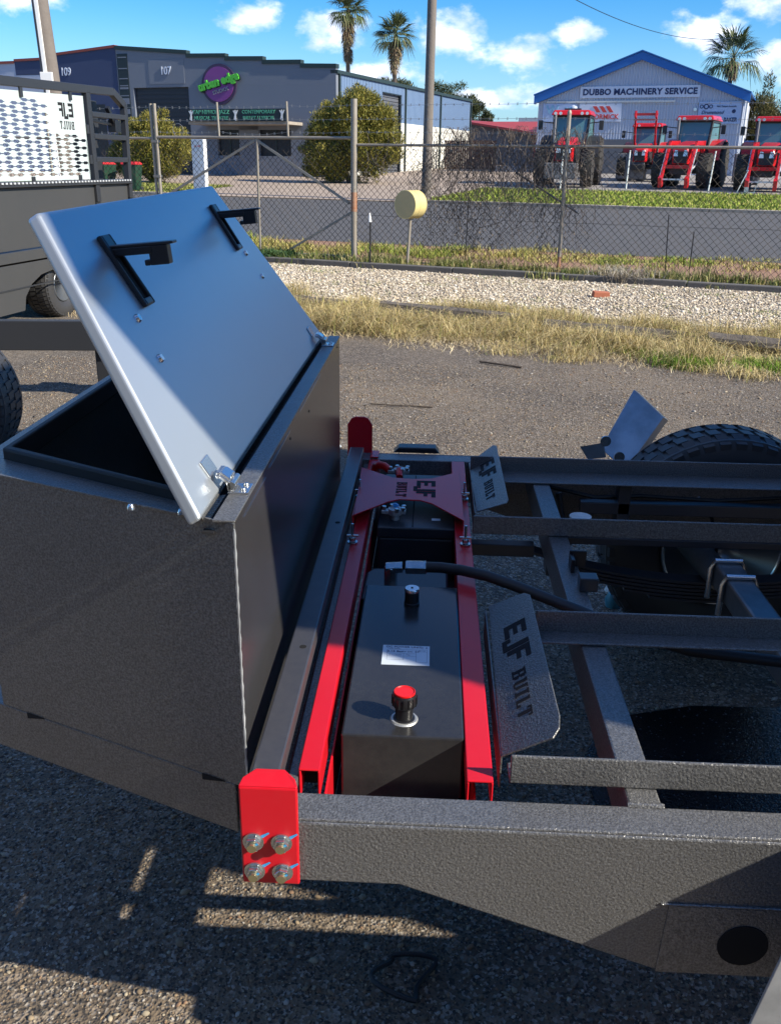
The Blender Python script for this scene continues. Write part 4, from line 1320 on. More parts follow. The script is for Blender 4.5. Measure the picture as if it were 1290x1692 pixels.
for z, sg in ((2.70, .03), (2.47, .0), (2.25, .05)):
    nseg = 20
    strand(.03, 1.47, z, .02, GA)
    strand(1.47, 2.97, z, sg, GA)
    strand(2.97, 4.30, z, .02, GA)
gb(MB().tube([(.55 + .12 * math.cos(a / 3), .0, 2.28 + .12 * math.sin(a / 3)) for a in range(24)], .004, 4), 'wire_coil', 'barb')

# dead creeper hanging in the fence
def creeper():
    V, F = [], []
    b = MB()
    for i in range(560):
        u = random.choice([random.gauss(2.0, .35), random.gauss(2.95, .45), random.uniform(1.2, 4.3), random.uniform(.2, 4.6), random.gauss(3.6, .4)])
        z = random.uniform(1.0, 2.3) if random.random() < .4 else random.uniform(1.7, 2.35)
        p = [u, random.uniform(-.04, .04), z]
        pts = [tuple(p)]
        du_ = random.gauss(0, .02)
        n_ = random.randint(4, 15)
        for k in range(n_):
            du_ = du_ * .8 + random.gauss(0, .035)
            p = [p[0] + du_, p[1] * .9 + random.gauss(0, .01), max(.05, p[2] - random.uniform(.03, .14))]
            pts.append(tuple(p))
        r = random.uniform(.0025, .006)
        b.tube(pts, [r * (1 - .6 * k / len(pts)) for k in range(len(pts))], 3)
    for cu in (2.22, 2.92, 2.0, 3.9, 4.15, 3.3):
        for i in range(26 if cu < 3 else 12):
            a = random.uniform(0, 2 * math.pi)
            r0 = random.uniform(.1, .38)
            pts = []
            for k in range(7):
                t = k / 6
                pts.append((cu + math.cos(a) * r0 * t, math.sin(a) * .1 * t, 2.0 + .62 * math.sin(min(1, t * 1.15) * 1.6) * (r0 + .5) - .35 * t * t))
            b.tube(pts, .003, 3)
    o = b.build('dead_creeper', 'vine')
    o.location = W(0, -.01)
    o.rotation_euler = (0, 0, ANG)
    tag(o, 'dry leafless creeper tangled through the chain link fence', 'vine')
creeper()
n = 2600
U_ = np.concatenate([rng.normal(2.1, .4, n // 2), rng.uniform(1.1, 4.4, n - n // 2)])
Z_ = rng.uniform(.3, 2.15, n)
a_ = rng.uniform(0, 2 * np.pi, n)
Pc = np.stack([U_, rng.normal(0, .03, n), Z_], 1)
dd = np.stack([np.cos(a_) * .02, rng.normal(0, .01, n), -np.abs(np.sin(a_)) * .035 - .01], 1)
ww = np.stack([np.sin(a_) * .009, rng.normal(0, .006, n), np.cos(a_) * .009], 1)
V_ = np.stack([Pc, Pc + dd * .5 + ww, Pc + dd, Pc + dd * .5 - ww], 1).reshape(-1, 3)
o = stuff_mesh('dried_leaves', V_, np.arange(n * 4).reshape(-1, 4), 'grass', np.repeat(pal(n, [(.16, .12, .08), (.24, .19, .14), (.10, .08, .06)]), 4, 0))
o.location = W(0, -.01)
o.rotation_euler = (0, 0, ANG)
tag(o, 'curled dead leaves caught in the chain link fence', 'leaves', kind='stuff')
# loose pale stick leaning across the far side of the fence
t = MB().cyl((0, 0, 0), (1.1, 0, -.62), .016, n=8).build('pale_stick', 'galv', None, 0, True)
t.location = W(3.05, .1, 1.60)
t.rotation_euler = (0, 0, ANG)
tag(t, 'pale pipe leaning diagonally behind the creeper covered fence', 'pipe')

# cream drum on its stake, black picket, logs, brick
DR = thing('drum_on_stake', 'cream painted drum letterbox on a short stake before the fence', 'drum', W(1.35, -.70), ANG)
ax = Vector((-.55, -1, .02)).normalized()
ax = Vector((-.32, -1, .0)).normalized()
c0 = Vector((0.03, .05, 1.065))
DR_b = MB().cyl(c0 - ax * .155, c0 + ax * .155, .235, n=40)
DR_b.build('drum', 'drum', DR, .006, True)
MB().cyl(c0 + ax * .150, c0 + ax * .160, .239, n=40).cyl(c0 - ax * .150, c0 - ax * .160, .239, n=40).cyl(c0 + ax * .02, c0 - ax * .004, .2385, n=40).build('drum_rim', 'drum', DR, .003, True)
MB().cyl(c0 + ax * .161, c0 + ax * .163, .222, n=40).build('drum_face', mat('shaded_drum_face', (.50, .40, .20), .6, noise=(6, (.44, .35, .17), .5)), DR, 0, True)  # darker tan puts the shade on the drum end into the colour
MB().cyl((0, 0, -.05), (.035, .03, .84), .028, n=10).build('stake', 'galv', DR, 0, True)
PK = thing('star_picket', 'thin black steel picket with white tip left of the drum', 'post', W(.85, -1.20), ANG)
MB().bar((0, 0, -.05), (0, 0, .80), .030, .012).bar((0, .012, -.05), (0, .012, .80), .012, .024).build('picket', 'tdark', PK)
MB().cyl((0, 0, .78), (-.01, 0, .93), .030, .012, 8).build('picket_tip', 'whitep', PK, 0, True)
def log(u, s_, L_, r, label, tilt=0.02, an=0.0):
    b = MB()
    n_ = 14
    k = 8
    rb_ = random.Random(int(u * 100))
    pr = [r * rb_.uniform(.85, 1.1) for _ in range(n_)]
    vs = []
    for i in range(k):
        x = -L_ / 2 + L_ * i / (k - 1)
        for j in range(n_):
            t = 2 * math.pi * j / n_
            rr = pr[j] * rb_.uniform(.93, 1.05)
            vs.append((x + rb_.uniform(-.02, .02), rr * math.cos(t), r * .75 + rr * math.sin(t) * .85))
    fs = [(i * n_ + j, i * n_ + (j + 1) % n_, (i + 1) * n_ + (j + 1) % n_, (i + 1) * n_ + j) for i in range(k - 1) for j in range(n_)]
    fs += [tuple(range(n_)), tuple((k - 1) * n_ + j for j in range(n_))]
    o_ = b.add(vs, fs).build('log', 'timber', None, 0, False)
    o_.location = W(u, s_, 0)
    o_.rotation_euler = (0, tilt, ANG + an)
    tag(o_, label, 'log', 'old logs edging the yard')
log(2.0, -5.75, 1.5, .085, 'weathered grey log in the dry grass nearest the toolbox lid', an=-.03)
log(3.95, -6.0, 1.7, .10, 'weathered split log half buried midway along the dry grass')
log(5.9, -6.25, 1.5, .09, 'low grey log hidden deep in the tall straw tussocks', an=.04)
log(7.6, -6.45, 1.4, .105, 'dark cracked log beside the bright green grass patch', an=-.02)
BK = MB().box(-.115, .115, -.055, .055, 0, .076)
bo = BK.build('brick', 'brick', None, .006)
bo.location = W(5.2, -3.05, .01)
bo.rotation_euler = (.08, .06, ANG + .5)
tag(bo, 'single loose red brick lying on the white gravel', 'brick')

# ------------------------------------------------------------------ timber poles, overhead wire
t = MB().tube([tuple(W(-4.12, 15.0, .45)), tuple(W(-4.10, 15.0, 4)), tuple(W(-4.07, 15.0, 9)), tuple(W(-4.05, 15.0, 12))], [.17, .155, .145, .13], 16).build('power_pole', 'pole', None, 0, True)
tag(t, 'tall grey timber power pole on the far kerb', 'pole')
PP = thing('power_pole', 'leaning timber pole with a white conduit behind the charcoal tray', 'pole', (-10.2, 26.0, .35))
MB().tube([(.15, 0, 0), (-.02, 0, 3), (-.14, 0, 6), (-.28, 0, 10)], [.24, .225, .20, .18], 16).build('shaft', 'pole', PP, 0, True)
MB().bar((.02, -.235, .3), (-.26, -.20, 9.5), .10, .05, upv=(0, 1, 0)).build('conduit', 'whitep', PP, .01)
MB().box(-.20, .12, -.30, -.22, 3.22, 3.48).build('junction_box', 'whitep', PP, .01)
pts = []
for i in range(30):
    t_ = i / 29
    a_, b_ = W(-4.06, 15.0, 9.2), W(3.2, 52, 9.6)
    p_ = a_.lerp(b_, t_)
    p_.z -= 4 * 1.35 * t_ * (1 - t_)
    pts.append(tuple(p_))
t = MB().tube(pts, .016, 5).build('overhead_cable', 'black', None, 0, True)
tag(t, 'black overhead cable sagging from the power pole to the blue trimmed shed', 'cable')

# ------------------------------------------------------------------ buildings across the road
def bld(name, label, u, s_):
    return thing(name, label, 'building', W(u, s_, 0), ANG)
fu = lambda p, q, t: (p, t, q)
# 107 (origin at its right front corner)
B7 = bld('dance_studio_building', 'slate grey workshop with stepped parapet, purple logo and number 107', -14.23, 29)
def q7(u):
    return u + 14.23
steps = [(-27.5, 7.49, -22.95, 7.14), (-22.95, 6.98, -20.59, 6.93), (-20.59, 6.79, -18.37, 6.74), (-18.37, 6.57, -16.19, 6.53), (-16.19, 6.36, -14.23, 6.30)]
poly = [(q7(-27.5), 0.3)]
for (a, za, b_, zb) in steps:
    poly += [(q7(a), za), (q7(b_), zb)]
poly += [(0, .3)]
# front wall built from piers/panels around the openings
def wallseg(ua, ub, z0, z1):
    return MB().box(q7(ua), q7(ub), 0, .25, z0, z1)
wall = MB()
for (a, za, b_, zb) in steps:
    wall.prism([(q7(a), 5.41), (q7(b_), 5.41), (q7(b_), zb), (q7(a), za)], fu, 0, .25)
wall.box(q7(-27.5), q7(-26.5), 0, .25, .5, 5.408)
wall.box(q7(-22.95), q7(-22.05), 0, .25, .5, 5.408)
wall.box(q7(-22.05), q7(-16.2), 0, .25, 3.72, 5.408)
wall.box(q7(-16.2), 0, 0, .25, .5, 5.408)
wall.box(q7(-22.05), q7(-21.3), 0.002, .25, .5, 3.718)
wall.box(q7(-19.95), q7(-18.75), 0.002, .25, .5, 3.718)
wall.box(q7(-18.75), q7(-16.85), 0.002, .25, .5, 2.02)
wall.box(q7(-21.3), q7(-19.95), 0.002, .25, .5, 2.02)
wall.box(q7(-16.85), q7(-16.2), 0.002, .25, .5, 3.718)
wall.box(q7(-21.3), q7(-16.85), 0.002, .25, 3.3, 3.718)
wall.build('front_wall', 'w107', B7)
for (a, za, b_, zb) in steps:
    MB().prism([(q7(a) - .03, za - .16), (q7(b_) + .03, zb - .16), (q7(b_) + .03, zb + .03), (q7(a) - .03, za + .03)], fu, -.06, .31).build('parapet_capping', 'cap_g', B7)
MB().box(q7(-26.5), q7(-22.95), .16, .2, .5, 5.40).build('roller_door', 'rolld', B7)
b = MB()
for i in range(20):
    b.box(q7(-26.48), q7(-22.97), .135, .158, .9 + i * .22, .9 + i * .22 + .15)
b.build('door_slats', 'rolld', B7)
MB().box(q7(-21.3), q7(-19.95), .18, .2, .9, 3.3).build('window', 'dark', B7)
MB().box(q7(-18.75), q7(-16.85), .18, .2, 2.0, 3.3).build('window', 'dark', B7)
b = MB()
for u in (-20.6, -17.8):
    b.box(q7(u) - .03, q7(u) + .03, .14, .178, 2.02, 3.3)
b.build('window_mullion', 'cap_g', B7)
AW = MB().box(q7(-22.0), q7(-16.15), -1.6, -.005, 3.50, 3.64).build('awning', 'kerb', B7)
MB().box(q7(-21.95), q7(-16.18), -1.68, -1.605, 3.64, 4.22).build('banner', 'panelb', AW)
rx = (R(90), 0, 0)
def ft(body, parent, u, z, size, mtn, y=-.02, name='lettering', o7=14.23, **k):
    return text(body, name, mtn, parent, (u + o7, y, z), size, k.pop('rot', rx), **k)
ft('TAP HIPHOP JAZZ', AW, -20.55, 4.07, .27, 'mint', y=-1.69, bold=.012, ext=.01)
ft('MUSICAL THEATRE', AW, -20.55, 3.79, .24, 'mint', y=-1.69, bold=.012, ext=.01)
ft('CONTEMPORARY', AW, -17.75, 4.07, .24, 'mint', y=-1.69, bold=.012, ext=.01)
ft('BALLET / LYRICAL', AW, -17.75, 3.79, .23, 'mint', y=-1.69, bold=.012, ext=.01)
def dancer(u):
    pts = [(0, -.26), (.05, -.26), (.04, .0), (.10, .10), (.16, .22), (.12, .24), (.05, .14), (.03, .16), (.03, .24), (-.03, .24), (-.03, .15), (-.10, .22), (-.14, .19), (-.05, .06), (-.05, -.02), (-.10, -.2), (-.05, -.22)]
    MB().prism([(q7(u) + p, 3.93 + q) for p, q in pts], fu, -1.695, -1.685).build('dancer_silhouette', 'whitep', AW)
dancer(-21.75); dancer(-19.1); dancer(-16.42)
MB().box(q7(-25.4), q7(-22.85 - .3), -.02, -.004, 5.58, 6.75).build('raised_panel', 'w107', B7)
B7.children[-1].location = (0, 0, 0)
text('107', 'lettering', 'sign', B7, (q7(-24.3), -.045, 6.2), .55, rx, ext=.015, bold=.012, sx=.85)
# logo
LG = MB().lathe([(0, 0), (1, 0), (1, .06), (0, .06)], (0, 0, 0), 'y', 48).build('logo_disc', 'purpled', B7, 0, True)
LG.scale = (1.05, 1, .98)
LG.location = (q7(-21.0), -.08, 5.50)
L2 = MB().lathe([(0, 0), (.86, 0), (.86, .03), (0, .03)], (0, -.04, 0), 'y', 48).build('logo_face', 'purple', LG, 0, True)
tl = text('urban edge', 'lettering', 'green', LG, (.02, -.08, .12), .58, (R(90), R(-14), 0), ext=.05, bold=.05, sx=.92)
tl = text('urban edge', 'lettering', 'panelb', LG, (.05, -.045, .09), .58, (R(90), R(-14), 0), ext=.01, bold=.09, sx=.92)
text('STUDIOS', 'lettering', 'greyl', LG, (.12, -.06, -.33), .26, (R(90), R(-14), 0), ext=.02, sx=.9)
# vertical dark sign on the left pier
VS = MB().box(q7(-27.42), q7(-26.75), -.03, -.004, 3.8, 7.1).build('vertical_sign', 'panelb', B7)
b = MB()
for i, (z0, z1) in enumerate(((6.9, 6.95), (6.35, 6.40), (5.85, 5.9), (5.5, 5.55), (5.35, 5.45), (5.0, 5.05), (4.6, 4.9), (4.1, 4.35))):
    b.box(q7(-27.36), q7(-26.81), -.04, -.032, z0, z1)
b.build('sign_picture', 'w107', VS)['kind'] = 'stuff'
# side wall (faces the sun)
side_ = MB()
side_.box(-.25, 0, .26, 6.0, .6, 3.98).box(-.25, 0, 8.70, 22.0, .6, 3.98)
side_.build('side_wall_base', 'sidew', B7)
side_ = MB()
side_.box(-.25, -.02, .26, 6.0, 3.982, 5.90).box(-.25, -.02, 6.0, 8.70, 5.42, 5.90).box(-.25, -.02, 8.70, 22.0, 3.982, 5.90)
side_.build('side_cladding', 'sideb', B7)
b = MB()
for i in range(108):
    y = .3 + i * .2
    if 5.9 < y < 8.75:
        b.box(-.022, .004, y, y + .06, 5.44, 5.88)
    else:
        b.box(-.022, .004, y, y + .06, 4.0, 5.88)
b.build('cladding_rib', 'sideb', B7)['kind'] = 'stuff'
b = MB()
for i in range(24):
    b.box(-.14, -.09, 6.0, 8.70, 1.0 + i * .185, 1.0 + i * .185 + .15)
b.build('roller_slats', 'rollg', B7)
MB().box(-.22, -.145, 6.0, 8.70, .9, 5.42).build('roller_door', 'rollg', B7)
MB().box(-.02, .05, 8.55, 8.72, .9, 5.45).box(-.02, .05, 5.98, 8.72, 5.40, 5.47).build('door_surround', 'panelb', B7)
MB().box(-.3, .10, .0, 22.1, 5.90, 6.06).build('side_gutter', 'cap_g', B7)
for y in (.32, 9.4, 15.6, 22.0):
    MB().box(.005, .10, y - .06, y + .06, .9, 5.9).build('downpipe', 'cap_g', B7)
MB().box(q7(-27.5), -.26, .26, 22, 5.7, 5.8).build('roof', 'roofw', B7)
MB().box(q7(-27.5), -.26, 21.8, 22, .5, 5.7).build('rear_wall', 'sidew', B7)
# 109
B9 = bld('navy_workshop', 'navy blue workshop with rust red capping and number 109', -27.52, 29)
q9 = lambda u: u + 27.52
MB().prism([(q9(-32.05), .5), (0, .5), (0, 7.46), (q9(-32.05), 7.14)], fu, 0, .25).build('front_wall', 'w109', B9)
MB().prism([(q9(-34.6), 6.2), (q9(-32.05) - .01, 6.2), (q9(-32.05) - .01, 7.0), (q9(-34.6), 7.0)], fu, -.01, .24).build('front_wall', 'w109', B9)
MB().box(q9(-42), q9(-32.06), 0, .22, .5, 6.18).box(q9(-42), q9(-34.61), 0.001, .22, 6.18, 6.86).build('pale_wall', 'wpale', B9)
for (a, za, b_, zb) in ((-32.05, 7.14, -27.52, 7.46), (-34.6, 6.93, -32.07, 6.97), (-42, 6.80, -34.62, 6.84)):
    MB().prism([(q9(a), za - .04), (q9(b_), zb - .04), (q9(b_), zb + .09), (q9(a), za + .09)], fu, -.06, .31).build('parapet_capping', 'cap_r', B9)
text('109', 'lettering', 'sign', B9, (q9(-31.0), -.02, 6.28), .58, rx, ext=.015, bold=.012, sx=.85)
MB().box(q9(-31.5), q9(-28.5), -.02, -.003, 1.0, 4.6).build('window', 'dark', B9)
MB().box(q9(-42), -.02, .26, 20, 6.0, 6.1).build('roof', 'roofw', B9)
# machinery shed
SH = bld('machinery_shed', 'silver corrugated shed with royal blue gable trim behind the tractors', -.98, 40)
hw = 5.62
gp = [(-hw, 1.0), (hw, 1.0), (hw, 5.17), (0, 7.36), (-hw, 5.17)]
MB().prism(gp, fu, .05, .25).build('front_wall', 'corr', SH)
b = MB()
nr = 72
for i in range(nr):
    x = -hw + 2 * hw * (i + .5) / nr
    zt = 5.17 + (7.36 - 5.17) * (1 - abs(x) / hw) - .05
    b.prism([(x - .05, .05), (x - .02, .015), (x + .02, .015), (x + .05, .05)], lambda p, q, t: (p, q, t), 1.0, zt)
o = b.build('cladding_rib', 'corr', SH)
for sg in (-1, 1):
    MB().prism([(sg * (hw + .22), 5.05), (sg * (hw + .22), 5.50), (0, 7.62), (0, 7.22)], fu, -.22, .04).build('barge_board', 'blue', SH)
    MB().prism([(sg * (hw + .25), 5.50), (0, 7.64), (0, 7.70), (sg * (hw + .25), 5.56)], fu, -.28, 22).build('roof_sheet', 'blue', SH)
    MB().box(min(sg * hw, sg * (hw - .1)), max(sg * hw, sg * (hw - .1)), .26, 22, 1.0, 5.15).build('side_wall', 'corr', SH)
MB().cyl((hw + .12, -.08, 1.2), (hw + .12, -.08, 5.1), .07, n=10).build('downpipe', 'whitep', SH, 0, True)
MB().box(-hw + .5, 2.0, -.06, .012, 5.10, 5.20).build('awning_rail', 'roofw', SH)
def sq(u):
    return u + .98
MS = MB().box(sq(-4.22), sq(2.26), -.05, .01, 5.34, 5.93).build('sign_board', 'sign', SH)
text('DUBBO MACHINERY SERVICE', 'lettering', 'navy', MS, (sq(-.98), -.06, 5.63), .43, rx, ext=.01, bold=.036, sx=1.04, spacing=1.06)
M2 = MB().box(sq(-4.2), sq(-1.85), -.05, .01, 4.12, 5.08).build('sign_board', 'sign', SH)
text('McCORMICK', 'lettering', 'redl', M2, (sq(-3.0), -.06, 4.36), .36, rx, ext=.01, bold=.02)
b = MB()
for i in range(3):
    x = sq(-3.45) + i * .36
    b.prism([(x, 4.92), (x + .22, 4.92), (x + .46, 4.60), (x + .24, 4.60)], fu, -.065, -.052)
b.build('emblem', 'redl', M2)
M3 = MB().box(sq(-6.3), sq(-4.35), -.05, .01, 4.12, 5.08).build('sign_board', 'signb', SH)
text('W', 'lettering', 'teall', M3, (sq(-5.75), -.06, 4.72), .62, rx, ext=.01, bold=.03, sx=1.1)
text('20', 'lettering', 'teall', M3, (sq(-4.85), -.06, 4.72), .4, rx, ext=.01, bold=.01)
M4 = MB().box(sq(2.28), sq(4.5), -.05, .01, 4.0, 5.10).build('sign_board', 'signb', SH)
text('BAKER', 'lettering', 'navy', M4, (sq(3.98), -.06, 4.20), .27, rx, ext=.01, bold=.03, sx=.85, shear=.1)
text('Drummond', 'lettering', 'navy', M4, (sq(3.02), -.06, 4.56), .24, rx, ext=.01, bold=.01, shear=.35)
text('ARK Diesels Australia', 'lettering', 'navy', M4, (sq(3.72), -.06, 4.86), .125, rx, ext=.01, sx=.9)
b = MB()
for i, (dx, rr) in enumerate(((-.24, .10), (0, .14), (.24, .10))):
    b.lathe([(rr * .6, 0), (rr, 0), (rr, .012), (rr * .6, .012)], (sq(2.68) + dx, -.065, 4.86), 'y', 16, close=True)
b.lathe([(0, 0), (.1, 0), (.1, .012), (0, .012)], (sq(4.12), -.065, 4.62), 'y', 12)
b.build('emblem', 'navy', M4)
MB().lathe([(0, 0), (.09, 0), (.09, .1), (0, .1)], (sq(2.12), -.1, 4.72), 'y', 16).build('wall_lamp', 'lamp', SH, 0, True)
# open dark bay low in the shed front
MB().box(-3.6, 1.2, -.01, .045, 1.0, 3.2).build('roller_door', 'rollg', SH)
# machine bins in the yard between the tractors and the shed
def pallet_bin(u, s_, w, h, label, mtn):
    t_ = thing('storage_bin', label, 'bin', W(u, s_, gz(s_) + .02), ANG)
    MB().box(0, w, 0, 1.1, .12, h).build('body', mtn, t_, .02)
    b_ = MB()
    for i in range(7):
        b_.box(w * (i + .3) / 7, w * (i + .6) / 7, -.03, -.002, .15, h - .05)
    b_.build('corrugation', mtn, t_)
    MB().box(.1, .3, 0, 1.1, 0, .118).box(w - .3, w - .1, 0, 1.1, 0, .118).build('skid', 'tdark', t_)
pallet_bin(-.35, 31, 1.3, 1.25, 'grey steel bin between the first and second tractors', 'tgrey')
pallet_bin(5.0, 30, 1.2, 1.3, 'grey steel bin between the third and fourth tractors', 'tgrey')

# red roofed building, hedge fence, distant white roof, far right gable
RB = bld('red_roofed_building', 'low building with red roof and salmon veranda posts beyond the driveway', -17.2, 58)
MB().prism([(0, 1.6), (5.6, 1.6), (5.6, 4.15), (0, 5.0)], fu, 0, .2).build('grey_wall', 'tgrey', RB)
MB().box(5.61, 13.5, .3, .5, 1.6, 4.0).build('front_wall', 'pink', RB)
b = MB()
for i in range(7):
    b.box(5.9 + i * .72, 6.3 + i * .72, .22, .298, 2.3, 3.75)
b.build('window', 'roofr', RB)
MB().add([(-.3, -1.0, 5.05), (6.0, -1.0, 4.15), (14.0, -1.0, 3.95), (14.0, 9, 5.3), (-.3, 9, 5.3)], [(0, 1, 2, 3, 4)]).add([(-.3, -1.0, 4.9), (6.0, -1.0, 4.0), (14.0, -1.0, 3.80), (14.0, 9, 5.15), (-.3, 9, 5.15)], [(4, 3, 2, 1, 0)]).add([(-.3, -1.0, 4.9), (6.0, -1.0, 4.0), (6.0, -1.0, 4.15), (-.3, -1.0, 5.05)], [(0, 1, 2, 3)]).add([(6, -1.0, 4.0), (14.0, -1.0, 3.8), (14.0, -1.0, 3.95), (6, -1.0, 4.15)], [(0, 1, 2, 3)]).build('roof', 'roofr', RB)
WB = bld('white_roofed_warehouse', 'long pale roofed warehouse seen past the red roof', -17, 76)
MB().box(0, 18, 0, 10, 1.6, 5.2).build('wall', 'wpale', WB)
MB().box(-.3, 18.3, -.4, 10.2, 5.2, 6.0).build('roof', 'roofw', WB)
GB = bld('grey_gabled_shed', 'grey corrugated gabled shed at the right edge behind the bush', 7.0, 43)
MB().prism([(0, 1.2), (8, 1.2), (8, 3.8), (3.2, 5.7), (0, 3.8)], fu, 0, .2).build('front_wall', 'corr', GB)
MB().prism([(-.3, 3.75), (1.35, 5.75), (1.5, 5.75), (8.2, 3.7), (8.2, 3.9), (1.4, 5.95), (-.4, 3.8)], fu, -.3, 12).build('roof', 'roofw', GB)
b = MB()
for i in range(24):
    b.box(.1 + i * .33, .2 + i * .33, -.03, -.002, 1.3, 3.8)
b.build('cladding_rib', 'corr', GB)
PF = thing('paling_fence', 'dark brown paling fence beside the pale blue wall', 'fence', W(-13.6, 44.0, gz(44)), ANG)
pl = MB().box(0, .13, 0, .02, 0, 1.75).build('paling', mat('brown_paling', (.085, .045, .035), .8), PF)
for i in range(1, 24):
    o = pl.copy()
    COL.objects.link(o)
    o.location = (i * .145, 0, random.uniform(-.02, .02))
WP = thing('white_pillar', 'bright white sign pillar standing on the lawn left of the gate brace', 'pillar', W(-13.9, 16.0, gz(16)), ANG)
MB().box(-.27, .27, -.12, .12, 0, 1.95).build('pillar_body', 'whitep', WP, .01)
text('no 107', 'lettering', 'redl', WP, (0, -.13, 1.7), .10, rx, ext=.003)

# wheelie bins
def bin_(u, s_, label, rz, body='bingreen'):
    t_ = thing('wheelie_bin', label, 'bin', W(u, s_, gz(s_) + .03), ANG + rz, 'wheelie bins on the far verge')
    b_ = MB()
    lo = [(-.22, -.24), (.22, -.24), (.22, .24), (-.22, .24)]
    hi = [(-.29, -.34), (.29, -.34), (.29, .34), (-.29, .34)]
    b_.add([(x, y, .06) for x, y in lo] + [(x, y, 1.0) for x, y in hi], [(3, 2, 1, 0), (4, 5, 6, 7), (0, 1, 5, 4), (1, 2, 6, 5), (2, 3, 7, 6), (3, 0, 4, 7)])
    b_.build('bin_body', body, t_, .02)
    MB().prism([(-.38, 1.0), (.33, 1.0), (.33, 1.04), (.1, 1.11), (-.36, 1.11)], lambda p, q, t: (t, p, q), -.31, .31).build('lid', 'binred', t_, .015)
    for x in (-.24, .24):
        MB().cyl((x - .03, .26, .10), (x + .03, .26, .10), .10, n=18).build('wheel', 'tyre', t_, 0, True)
    MB().cyl((-.22, .36, .98), (.22, .36, .98), .02, n=8).build('handle', body, t_, 0, True)
bin_(-16.45, 14.2 + .9, 'red lidded green bin closest to the chain link gate', .25)
bin_(-17.6, 14.9, 'red lidded green bin beside the other bin, nearer the charcoal tray', -.1)

